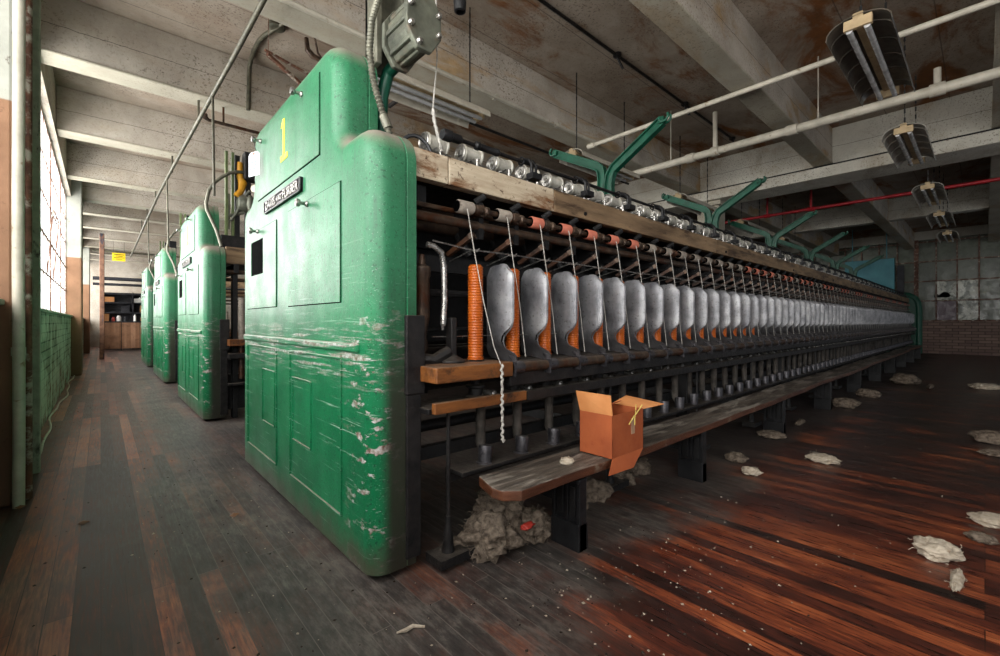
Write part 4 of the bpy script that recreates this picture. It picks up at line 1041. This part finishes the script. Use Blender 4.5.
quad('flap', [(a0 + 0.004, b0, c0 + 0.004), (a1_, b0, c0 + 0.004), (2.08, 1.245, 0.333), (1.862, 1.25, 0.338)], ['card', 'card'])
m = MB(); m.box(2.10, 2.135, b0 - 0.002, b0, 0.50, 0.585); m.build('tape_strip', 'tape', bx, smooth=False)
m = MB()
for q, (dx, dz) in enumerate(((-0.07, -0.04), (-0.05, -0.02), (0.05, 0.05), (-0.02, 0.06), (-0.04, -0.045))):
    m.tube([(2.13, b0 - 0.008, 0.60), (2.13 + dx * 0.5, b0 - 0.016, 0.60 + dz * 0.4 + 0.008), (2.13 + dx, b0 - 0.012 - 0.004 * q, 0.60 + dz)], 0.003, 5)
tag(m.build('yarn_scrap', 'straw'), 'pale yellow yarn scrap caught on the side of the cardboard box', 'yarn')

# ------------------------------------------------------------------ lint and rubbish
def lump(c, r, seed, flat=0.6, fibres=30, mat='lint', name='lint_clump', stretch=(1, 1), res=3):
    import bmesh
    bm = bmesh.new(); bmesh.ops.create_icosphere(bm, subdivisions=res, radius=1)
    m = MB(); rnd = random.Random(seed)
    off = Vector((rnd.uniform(-50, 50),) * 3)
    vs = []
    for v in bm.verts:
        d = v.co.normalized()
        am_ = 1.0 if flat > 0.55 else 0.6
        k = 1 + am_ * (0.5 * noise.noise(d * 1.6 + off) + 0.32 * noise.noise(d * 4 + off) + 0.2 * noise.noise(d * 11 + off))
        p = Vector((d.x * stretch[0], d.y * stretch[1], d.z * flat)) * k * r
        vs.append((c[0] + p.x, c[1] + p.y, max(c[2] + 0.001, c[2] + r * flat * 0.72 + p.z)))
    fs = [tuple(v.index for v in f.verts) for f in bm.faces]; m._add(vs, fs, 0); bm.free()
    for i in range(fibres):
        a = rnd.uniform(0, 2 * PI); el = rnd.uniform(0.0, 1.2)
        p = Vector((c[0] + r * stretch[0] * 0.85 * math.cos(a) * math.cos(el), c[1] + r * stretch[1] * 0.85 * math.sin(a) * math.cos(el), c[2] + r * flat * (0.6 + 0.9 * math.sin(el)) * 0.9))
        pts = [p.copy()]; d = Vector((math.cos(a), math.sin(a), rnd.uniform(-.2, .6))).normalized()
        for q in range(9):
            d = (d + Vector((rnd.uniform(-1, 1), rnd.uniform(-1, 1), rnd.uniform(-1.1, 0.8))) * 0.9).normalized()
            p = p + d * r * 0.075; p.z = max(p.z, c[2] + 0.002); pts.append(p.copy())
        m.tube(pts, 0.0007 + 0.0009 * rnd.random(), 4)
    return m.build(name, mat, origin=(c[0], c[1], c[2]), angle=80)
def lint(c, r, seed, label, **kw):
    o = lump(c, r, seed, **kw); return tag(o, label, 'lint', 'lint clumps on the floor')
lint((1.38, 1.60, 0), 0.125, 1, 'large curly grey lint ball under the near end of the bench', fibres=160, flat=0.75, res=4)
lint((1.56, 1.72, 0), 0.13, 2, 'tall grey-brown lint heap behind the curly ball', fibres=120, flat=0.85, res=4)
lint((1.64, 1.56, 0), 0.10, 3, 'blue-grey fluffy lint heap beside the nearest bench leg', fibres=120, flat=0.8, res=4)
lint((1.26, 1.68, 0), 0.07, 4, 'small dark lint wad beside the stay rod foot', fibres=60)
lint((1.75, 1.95, 0), 0.12, 5, 'grey lint heap deep under the frame, behind the nearest bench leg', fibres=60)
tag(lump((1.53, 1.49, 0.10), 0.026, 99, flat=0.6, fibres=20, mat='jar_red', name='red_yarn_scrap', stretch=(1.5, 0.8)), 'small red yarn scrap lying between two grey lint heaps', 'yarn')
spots = [((2.05, 1.62, 0), 0.085, 'grey lint clump under the bench just below the cardboard box'), ((2.3, 1.66, 0), 0.10, 'wide grey lint clump under the bench right of the box'),
         ((2.62, 1.66, 0), 0.08, 'small grey lint clump midway between the first two bench legs'), ((2.9, 1.72, 0), 0.10, 'grey lint clump behind the second bench leg')]
for i, (c, r, lb) in enumerate(spots): lint(c, r, 20 + i, lb, fibres=60)
def onfloor(px, py):
    F = 440.; a = math.atan(485 / 440.); cv = (math.cos(a), math.sin(a)); rv = (math.sin(a), -math.cos(a))
    r = (px - 500) / F; z = (322 - py) / F; t = -1.1 / z
    return (t * (cv[0] + r * rv[0]), t * (cv[1] + r * rv[1]), 0)
tufts = [((736, 461), 0.075, 'grey lint clump beside the second bench leg'), ((751, 474), 0.06, 'peaked pale lint tuft right of the second bench leg'),
         ((823, 461), 0.10, 'flat pale lint tuft on the open boards beyond the bench'), ((771, 437), 0.11, 'flat lint tuft left of the third bench leg'),
         ((846, 407), 0.14, 'lint tuft at the foot of the fourth bench leg'), ((800, 424), 0.08, 'thin lint scrap between the third and fourth bench legs'),
         ((936, 555), 0.085, 'large pale lint tuft on the dark boards at lower right'), ((981, 541), 0.05, 'small round lint tuft near the right edge'),
         ((957, 583), 0.06, 'long thin pale fibre scrap at lower right'), ((993, 524), 0.09, 'flat pale lint patch at the right edge'), ((990, 442), 0.12, 'grey lint tuft at the far right of the floor'),
         ((994, 455), 0.09, 'flat grey lint tuft just below another at the far right'), ((868, 397), 0.14, 'lint clump between the bench legs far along the frame'), ((930, 388), 0.12, 'small flat lint strip on the distant boards'),
         ((985, 389), 0.18, 'pale lint scatter near the far brick wall at right'), ((905, 384), 0.2, 'lint tuft near the far end of the bench')]
for i, ((px, py), r, lb) in enumerate(tufts):
    st = (1, 1)
    if 'thin' in lb or 'strip' in lb: st = (1.8, 0.35)
    o = lump(onfloor(px, py), r, 40 + i, flat=0.3 if 'flat' in lb or 'thin' in lb or 'strip' in lb or 'scatter' in lb else 0.5, fibres=14, mat='lint_w' if ('pale' in lb) else 'lint', stretch=st, res=4)
    tag(o, lb, 'lint', 'lint tufts on the open floor')
o = lump((1.72, 1.40, 0.394), 0.036, 70, flat=0.5, fibres=24, mat='lint_w'); tag(o, 'small pale lint tuft on the bench beside the cardboard box', 'lint')
m = MB(); p = onfloor(413, 628); m.tube([(p[0] - 0.06, p[1] + 0.01, 0.006), (p[0] - 0.03, p[1] - 0.005, 0.01), (p[0], p[1], 0.008), (p[0] + 0.03, p[1] - 0.03, 0.007)], [0.003, 0.008, 0.007, 0.004], 6)
tag(m.build('wood_splinter', 'lint_w'), 'pale splinter lying on the boards in front of the cabinet', 'splinter')
for nm, (px, py), lb in (('leaf_scrap', (234, 516), 'curled brown leaf scrap on the dusty boards left of the cabinet'), ('leaf_scrap', (83, 524), 'small brown leaf scrap on the boards at lower left'), ('leaf_scrap', (20, 508), 'dark leaf scrap beside the window pier foot')):
    p = onfloor(px, py); m = MB()
    m._add([(p[0] - .025, p[1], .006), (p[0], p[1] - .02, .002), (p[0] + .03, p[1], .008), (p[0], p[1] + .018, .014), (p[0], p[1], .018)], [(0, 1, 4), (1, 2, 4), (2, 3, 4), (3, 0, 4), (0, 3, 2, 1)])
    tag(m.build(nm, 'rail_wood'), lb, 'leaf', 'leaf scraps on the floor')
# fine rubbish nobody could count
def crumbs(name, mat, n, reg, smin, smax, label, seed):
    rnd = random.Random(seed); m = MB()
    for i in range(n):
        x0, x1, y0, y1 = rnd.choice(reg); x = rnd.uniform(x0, x1); y = rnd.uniform(y0, y1); s = rnd.uniform(smin, smax) * (0.6 + 0.4 * rnd.random())
        a = rnd.uniform(0, PI); u = Vector((math.cos(a), math.sin(a), 0)); w = Vector((-u.y, u.x, 0)); c = Vector((x, y, 0))
        k = rnd.uniform(.3, 1)
        P = [c + u * s, c + w * s * k, c - u * s * rnd.uniform(.5, 1), c - w * s * k, c + Vector((0, 0, s * rnd.uniform(.3, .8)))]
        m._add(P, [(0, 1, 4), (1, 2, 4), (2, 3, 4), (3, 0, 4), (3, 2, 1, 0)])
    tag(m.build(name, mat, origin=(0, 0, 0), smooth=False), label, 'debris', None, 'stuff')
near = [(0.2, 1.9, 0.6, 1.7), (0.1, 0.8, 1.2, 4.5), (0.8, 3.0, 0.3, 1.2), (1.2, 2.2, 0.7, 1.3)]
crumbs('floor_crumbs', 'scrap', 460, near + [(1.5, 6, 0.0, 1.3), (2, 9, 0, 1.25)], 0.002, 0.010, 'pale crumbs and lint specks scattered over the boards', 3)
crumbs('fallen_dirt', 'dirt', 400, near + [(-0.42, 0.0, 2.5, 12), (-0.3, 0.6, 1.5, 8)], 0.003, 0.011, 'dark grit scattered along the aisle', 4)
crumbs('bench_dust', 'scrap', 1, [(1.3, 1.8, 1.32, 1.5)], 0.002, 0.004, 'pale specks', 5) if False else None

# ------------------------------------------------------------------ lights, pipes, conduits
def lamp(x0, x1, y, z, lb, grp, mats, arch=True, proto=None):
    e = empty('fluorescent_light', ((x0 + x1) / 2, y, z), lb, 'light', grp)
    w = 0.185; hgt = 0.115; m = MB(); n = 12
    out = []; inn = []
    for i in range(n + 1):
        a = PI * i / n
        yy = -w * math.cos(a); zz = hgt * (math.sin(a) ** 0.8) - 0.06
        out.append((yy, zz + 0.006)); inn.append((yy * 0.97, zz))
    poly = out + inn[::-1]
    m.prism([(y + u, z + v) for u, v in poly], 'x', x0, x1)
    for k in range(5):
        xx = x0 + (x1 - x0) * (k + 0.5) / 5
        m.tube([(xx, y + u, z + v - 0.004) for u, v in inn], 0.004, 5)
    m.build('reflector', mats[0], e, angle=50)
    m = MB(); m.box(x0 - 0.012, x0 + 0.03, y - 0.08, y + 0.08, z - 0.035, z + 0.035); m.box(x1 - 0.02, x1 + 0.012, y - 0.08, y + 0.08, z - 0.035, z + 0.035)
    m.box(x0, x1, y - 0.03, y + 0.03, z + 0.02, z + 0.075)
    m.build('end_plate', mats[1], e, bevel=0.006, smooth=False)
    for s in (-1, 1):
        m = MB(); m.cyl((x0 + 0.01, y + s * 0.05, z - 0.035), (x1 - 0.01, y + s * 0.05, z - 0.035), 0.019, 12); m.build('tube', 'tube', e)
    for xx in (x0 + 0.12, x1 - 0.12):
        m = MB()
        zz = z + 0.075; k = 0
        while zz < ZS - 0.004:
            z2 = min(ZS - 0.003, zz + 0.05)
            if k % 2: m.box(xx - 0.002, xx + 0.002, y - 0.008, y + 0.008, zz - 0.006, z2)
            else: m.box(xx - 0.008, xx + 0.008, y - 0.002, y + 0.002, zz - 0.006, z2)
            zz += 0.05; k += 1
        m.build('chain', 'iron', e, smooth=False)
    return e
R5 = [(3.93, 5.35), (6.5, 7.9), (9.5, 10.9), (12.07, 13.47), (14.8, 16.2)]
lr = ['large fluorescent light with tan end plate at upper right, nearest of the right row', 'second fluorescent light of the right row, hanging before the pale girder', 'third fluorescent light of the right row, below the red pipe',
      'fourth small fluorescent light of the right row', 'fifth and farthest fluorescent light of the right row']
for i, (a, b) in enumerate(R5):
    lamp(a, b, 0.60, 3.2, lr[i], 'hanging lights of the right aisle', ('reflector_dk' if i == 0 else 'reflector', 'plate_tan'))
ll = ['long pale fluorescent light above the beam, ending beside the hanging cord', 'fluorescent light behind the first green arm', 'fluorescent light behind the second green arm', 'fluorescent light behind the third green arm', 'fluorescent light behind the fourth green arm']
for i in range(5):
    x = 1.55 + 2.85 * i
    e = lamp(x, x + 1.35, 3.52, 3.22, ll[i], 'hanging lights behind the spinning frame', ('pipe_white', 'plate_tan'))
def pipe(name, pts, r, mat, lb, cat='pipe', n=12, joints=(), grp=None):
    m = MB(); m.tube(pts, r, n)
    for (p, q) in joints: m.cyl(p, q, r * 1.45, 14)
    return tag(m.build(name, mat), lb, cat, grp)
# thin white pipe, big white pipe
pipe('thin_pipe', [(5.28, 3.86, 3.66), (5.28, -2.5, 3.66)], 0.028, 'pipe_white', 'thin white pipe crossing under the ceiling at upper right, nearest of the crossing pipes', joints=[((5.28, 3.78, 3.66), (5.28, 3.9, 3.66))])
m = MB(); m.tube([(6.4, 5.6, 3.5), (6.4, -2.5, 3.5)], 0.052, 14)
for y in (2.9, 1.62, 0.33): m.cyl((6.4, y - 0.06, 3.5), (6.4, y + 0.06, 3.5), 0.066, 14)
m.cyl((6.4, 2.55, 3.5), (6.4, 2.55, 4.05), 0.03, 12); m.cyl((6.4, 2.5, 3.5), (6.4, 2.6, 3.5), 0.066); m.cyl((6.4, 0.33, 3.5), (6.4, 0.33, 3.72), 0.03)
for y in (3.2, 1.35): m.cyl((6.4, y, 3.5), (6.4, y, ZS), 0.007, 6); 
tag(m.build('main_pipe', 'pipe_white'), 'thick white pipe with collars crossing below the ceiling at right', 'pipe')
m = MB(); m.tube([(10.8, 5.5, 3.42), (10.8, -2.5, 3.42)], 0.03, 10)
for y in (3.2, 2.4, -0.6): m.cyl((10.8, y, 3.42), (10.8, y, ZS), 0.022, 8); m.cyl((10.8, y - .06, 3.42), (10.8, y + .06, 3.42), 0.042, 8)
tag(m.build('red_pipe', 'pipe_red'), 'red sprinkler pipe crossing the far bay behind the pale girder', 'pipe')
m = MB(); m.tube([(0.7, 3.80, 3.70), (5.28, 3.80, 3.70)], 0.024, 8)
for x in (2.3, 3.4, 4.5): m.box(x - 0.02, x + 0.02, 3.78, 3.86, 3.69, 3.74)
tag(m.build('joist_conduit', 'pipe_white'), 'white conduit strapped along the lower edge of the ceiling joist', 'conduit')
m = MB(); m.tube([(1.6, 2.94, 4.27), (5.0, 2.94, 4.27), (8.1, 2.94, 4.27)], 0.018, 8)
for x in (4.55, 6.3, 8.1): m.lathe((x, 2.94, 4.29), (0, 0, -1), [(0.05, 0), (0.05, 0.03), (0.02, 0.05)], 12); m.cyl((x, 2.94, 4.25), (x + 0.06, 2.90, 4.12), 0.016, 6)
tag(m.build('ceiling_conduit', 'iron'), 'dark conduit on the stained ceiling between the two big joists', 'conduit')
m = MB(); m.tube([(2.4, 4.6, 3.75), (7.5, 4.6, 3.75)], 0.02, 8); m.box(2.6, 2.63, 4.5, 4.9, 3.72, 3.76); m.cyl((3.0, 4.6, 3.75), (3.0, 4.6, ZS), 0.008, 6); m.cyl((6.0, 4.6, 3.75), (6.0, 4.6, ZS), 0.008, 6)
tag(m.build('unistrut_rail', 'iron'), 'dark rail hanging under the ceiling above the pale lights', 'rail')
# sagging conduit over the window aisle, with droppers
m = MB(); A = [(0.93, 2.9, 3.55), (0.91, 3.6, 3.53), (0.89, 4.6, 3.5), (0.86, 5.6, 3.47), (0.83, 6.8, 3.44), (0.80, 8.2, 3.42), (0.77, 10.0, 3.40), (0.76, 12.5, 3.38), (0.76, 16, 3.36), (0.76, 20, 3.36)]
m.tube(A, 0.021, 10)
for (y, z1, x) in ((5.45, 2.45, 0.87), (8.9, 2.4, 0.79), (12.4, 2.4, 0.765)):
    m.cyl((x, y, 3.46), (x + 0.03, y + 0.1, z1), 0.013, 8)
for y in (6.2, 8.55, 11.08, 12.97, 14.5): m.cyl((0.885 - 0.009 * y + 0.02, y, 3.44), (0.885 - 0.009 * y + 0.02, y, ZJ), 0.012, 6)
tag(m.build('aisle_conduit', 'pipe_dark'), 'long olive conduit sagging over the window aisle with droppers to the frames', 'conduit')
m = MB(); cp = [(1.52, 4.5, 4.27), (1.47, 4.80, 4.27), (1.43, 5.02, 4.27), (1.40, 5.12, 4.265), (1.37, 5.22, 4.26), (1.34, 5.34, 4.265), (1.32, 5.5, 4.27), (1.325, 5.75, 4.27), (1.34, 5.93, 4.26), (1.342, 6.01, 4.22), (1.338, 6.03, 4.1), (1.335, 6.03, 3.9), (1.33, 6.03, 3.68)]
m.tube(cp, 0.024, 10)
m.lathe((1.40, 5.12, 4.297), (0, 0, -1), [(0.085, 0), (0.085, 0.035), (0.06, 0.05)], 14)
tag(m.build('ceiling_cable', 'pipe_dark'), 'thick grey cable with a round junction box on the ceiling above the cabinet', 'cable')
m = MB(); m.tube([(1.65, 4.7, 4.299), (1.67, 4.75, 4.1), (1.72, 4.8, 3.98), (1.8, 4.82, 3.92)], 0.012, 6); m.tube([(1.62, 4.85, 4.12), (1.63, 4.85, 4.0), (1.68, 4.84, 3.95), (1.78, 4.82, 3.92)], [0.022, 0.03, 0.032, 0.02], 8)
tag(m.build('ceiling_hook', 'rod'), 'rusty hook hanging from the ceiling above the cabinet top', 'hook')
m = MB(); m.bar((1.15, 4.5, 3.6), (1.56, 4.72, 3.52), 0.03, 0.03); m.bar((1.13, 4.5, 3.63), (1.75, 4.75, 3.66), 0.02, 0.02); m.cyl((1.16, 4.5, 3.6), (1.16, 4.5, ZS), 0.003, 5)
tag(m.build('steel_bracket', 'rust'), 'rusty steel bracket under the ceiling left of the cabinet top', 'bracket')
m = MB(); m.tube([(0.91, 6.2, 3.56), (0.915, 6.2, 3.52), (0.95, 6.2, 3.50), (1.2, 6.2, 3.50), (1.9, 6.2, 3.50)], [0.03, 0.03, 0.02, 0.02, 0.02], 8); m.cyl((1.1, 6.2, 3.5), (1.1, 6.2, ZJ), 0.012)
tag(m.build('crossing_conduit', 'rod'), 'short dark pipe with a cap crossing above the second frame', 'pipe')
# blue panel near the far wall
m = MB(); m.box(19.3, 19.42, 2.0, 3.3, 1.98, 3.2, 0); m.box(19.42, 19.55, 1.78, 1.95, 2.0, 2.95, 1)
for y in (2.2, 3.1): m.cyl((19.36, y, 3.2), (19.36, y, ZS), 0.015, 6)
tag(m.build('duct_box', ['blue_sheet', 'clutter_dk'], bevel=0.01, smooth=False), 'blue sheet metal box hanging behind the far green arms', 'box')

# ------------------------------------------------------------------ far end of the window aisle
m = MB(); m.box(-0.03, 0.08, 17.4, 17.56, 0, ZJ); struct(m.build('column_8', 'post_wood', origin=(0, 17.5, 0), bevel=0.015, smooth=False))
ct = empty('counter', (0.75, 22.6, 0), 'brown canvas fronted counter at the far end of the aisle', 'counter')
m = MB()
for k in range(3):
    x = 0.05 + 0.55 * k
    n = 8
    for i in range(n):
        u0, u1 = x + 0.53 * i / n, x + 0.53 * (i + 1) / n
        y0, y1 = 22.28 + 0.02 * math.sin(i * 1.7 + k), 22.28 + 0.02 * math.sin((i + 1) * 1.7 + k)
        m._add([(u0, y0, 0.08), (u1, y1, 0.08), (u1, y1, 1.08), (u0, y0, 1.08), (u0, y0 + .02, 0.08), (u1, y1 + .02, 0.08), (u1, y1 + .02, 1.08), (u0, y0 + .02, 1.08)], [(0, 1, 2, 3), (7, 6, 5, 4), (0, 4, 5, 1), (3, 2, 6, 7), (0, 3, 7, 4), (1, 5, 6, 2)])
m.build('front_cloth', 'brown_cloth', ct)
m = MB(); m.box(0.0, 1.7, 22.25, 22.95, 1.08, 1.13); m.build('counter_top', 'clutter_dk', ct, smooth=False)
m = MB()
for x in (0.03, 0.6, 1.2, 1.65): m.box(x - 0.02, x + 0.02, 22.35, 22.4, 0, 1.08); m.box(x - 0.02, x + 0.02, 22.85, 22.9, 0, 1.08)
m.build('legs', 'clutter_dk', ct, smooth=False)
sh = empty('shelf_rack', (0.85, 23.6, 0), 'dark shelf rack of clutter behind the brown counter', 'shelf')
for z in (1.45, 1.85, 2.2):
    m = MB(); m.box(0.0, 1.9, 23.35, 23.85, z, z + 0.05); m.build('shelf_board', 'clutter_dk', sh, smooth=False)
for x in (0.0, 0.95, 1.86):
    m = MB(); m.box(x, x + 0.04, 23.35, 23.85, 0, 2.3); m.build('upright', 'clutter_dk', sh, smooth=False)
m = MB(); m.box(0.0, 1.9, 23.85, 23.88, 0.0, 2.3); m.build('back_panel', 'clutter_dk', sh, smooth=False)
for i, (x, w, h, mt, nm, lb) in enumerate(((0.14, 0.09, 0.28, 'card_bin', 'bin', 'orange-brown bin on the left of the counter'), (0.36, 0.05, 0.16, 'jar_red', 'can', 'small red can on the counter'), (0.52, 0.07, 0.22, 'jar_white', 'jar', 'white jar in the middle of the counter'),
                                       (0.72, 0.06, 0.18, 'clutter_dk', 'can', 'dark can right of the white jar on the counter'), (1.0, 0.04, 0.26, 'jar_white', 'bottle', 'slim white bottle on the right of the counter'), (1.25, 0.07, 0.14, 'card_bin', 'bin', 'low brown bin at the right end of the counter'))):
    m = MB()
    if nm == 'bin': m.box(x - w, x + w, 22.5, 22.68, 1.13, 1.13 + h); m.box(x - w - .01, x + w + .01, 22.49, 22.69, 1.13 + h - .02, 1.13 + h)
    else: m.lathe((x, 22.6, 1.13), (0, 0, 1), [(w, 0), (w, h * 0.75), (w * 0.6, h * 0.86), (w * 0.6, h), (w * 0.4, h)], 14)
    tag(m.build(nm, mt), lb, nm, 'things on the far counter')
for i, (x, z, w, h, mt, lb) in enumerate(((0.25, 1.9, 0.15, 0.2, 'card_bin', 'tilted brown carton on the upper left of the far rack'), (0.75, 1.5, 0.12, 0.24, 'clutter_dk', 'dark carton on the middle shelf of the far rack'), (1.4, 1.5, 0.2, 0.28, 'card_bin', 'tan carton on the right of the far rack middle shelf'), (1.2, 1.9, 0.2, 0.16, 'jar_white', 'pale carton on the upper right of the far rack'))):
    m = MB(); m.box(x - w, x + w, 23.42, 23.7, z, z + h); m.box(x - w * .06, x + w * .06, 23.415, 23.42, z, z + h)
    tag(m.build('carton', mt, bevel=0.01, smooth=False), lb, 'carton', 'cartons on the far rack')
sgn = empty('hanging_sign', (0.42, 19.0, 3.0), 'small yellow sign hanging across the far end of the aisle', 'sign')
m = MB(); m.box(0.27, 0.60, 19.0, 19.02, 3.09, 3.35); m.build('sign_board', 'sign_yellow', sgn, smooth=False)
m = MB()
for z, w in ((3.29, .12), (3.24, .09), (3.19, .13), (3.14, .08)): m.box(0.44 - w, 0.44 + w, 18.994, 19.0, z, z + 0.018)
m.build('sign_lines', 'black', sgn, smooth=False)
m = MB()
for x in (0.30, 0.57): m.cyl((x, 19.01, 3.35), (x, 19.01, ZS), 0.004, 5)
m.build('hanger_wire', 'iron', sgn)
for i, (z, mt, r, lb) in enumerate(((3.43, 'pipe_dark', 0.03, 'upper brown pipe across the far end of the aisle, above the yellow sign'), (2.55, 'clutter_dk', 0.06, 'thick dark pipe across the far end of the aisle'), (2.38, 'clutter_dk', 0.045, 'dark pipe just below the thick one at the aisle end'))):
    pipe('crossing_pipe', [(-0.2, 19.4 + i * .3, z), (4.5, 19.4 + i * .3, z)], r, mt, lb, grp='pipes crossing the aisle end')

# ------------------------------------------------------------------ camera
cam = bpy.data.cameras.new('camera'); co = bpy.data.objects.new('camera', cam); COL.objects.link(co)
cam.sensor_width = 36; cam.lens = 36 * 440 / 1000.0; cam.shift_y = -0.006; cam.clip_start = 0.05; cam.clip_end = 200
co.location = (0, 0, 1.1); co.rotation_euler = (PI / 2, 0, math.atan(485 / 440.) - PI / 2)
# heading angle measured from +X
hd = math.atan2(math.sin(math.atan(485 / 440.)), math.cos(math.atan(485 / 440.)))
co.rotation_euler = (PI / 2, 0, hd - PI / 2)
sc.camera = co

# ------------------------------------------------------------------ light
w = bpy.data.worlds.new('world'); sc.world = w; w.use_nodes = True
bg = w.node_tree.nodes['Background']; bg.inputs['Color'].default_value = (0.86, 0.93, 1.0, 1); bg.inputs['Strength'].default_value = 0.42
def area(name, loc, rot, sx, sy, power, col, spread=180):
    l = bpy.data.lights.new(name, 'AREA'); l.shape = 'RECTANGLE'; l.size = sx; l.size_y = sy; l.energy = power; l.color = col; l.spread = math.radians(spread)
    o = bpy.data.objects.new(name, l); COL.objects.link(o); o.location = loc; o.rotation_euler = rot; return o
for i, (a, b) in enumerate(bays):
    area('window_daylight', (-1.7, (a + b) / 2, 2.75), (0, math.radians(-84), 0), 2.9, (b - a) * 0.97, (1100, 1350, 1200, 800)[i], (1.0, 0.97, 0.92))
sc.view_settings.view_transform = 'Standard'; sc.view_settings.look = 'None'; sc.view_settings.gamma = 1.0
sc.view_settings.use_curve_mapping = False; sc.view_settings.exposure = 0.2
sc.cycles.use_denoising = True
sc.cycles.max_bounces = 8; sc.cycles.diffuse_bounces = 4; sc.cycles.glossy_bounces = 3; sc.cycles.transparent_max_bounces = 8
sc.cycles.sample_clamp_indirect = 6
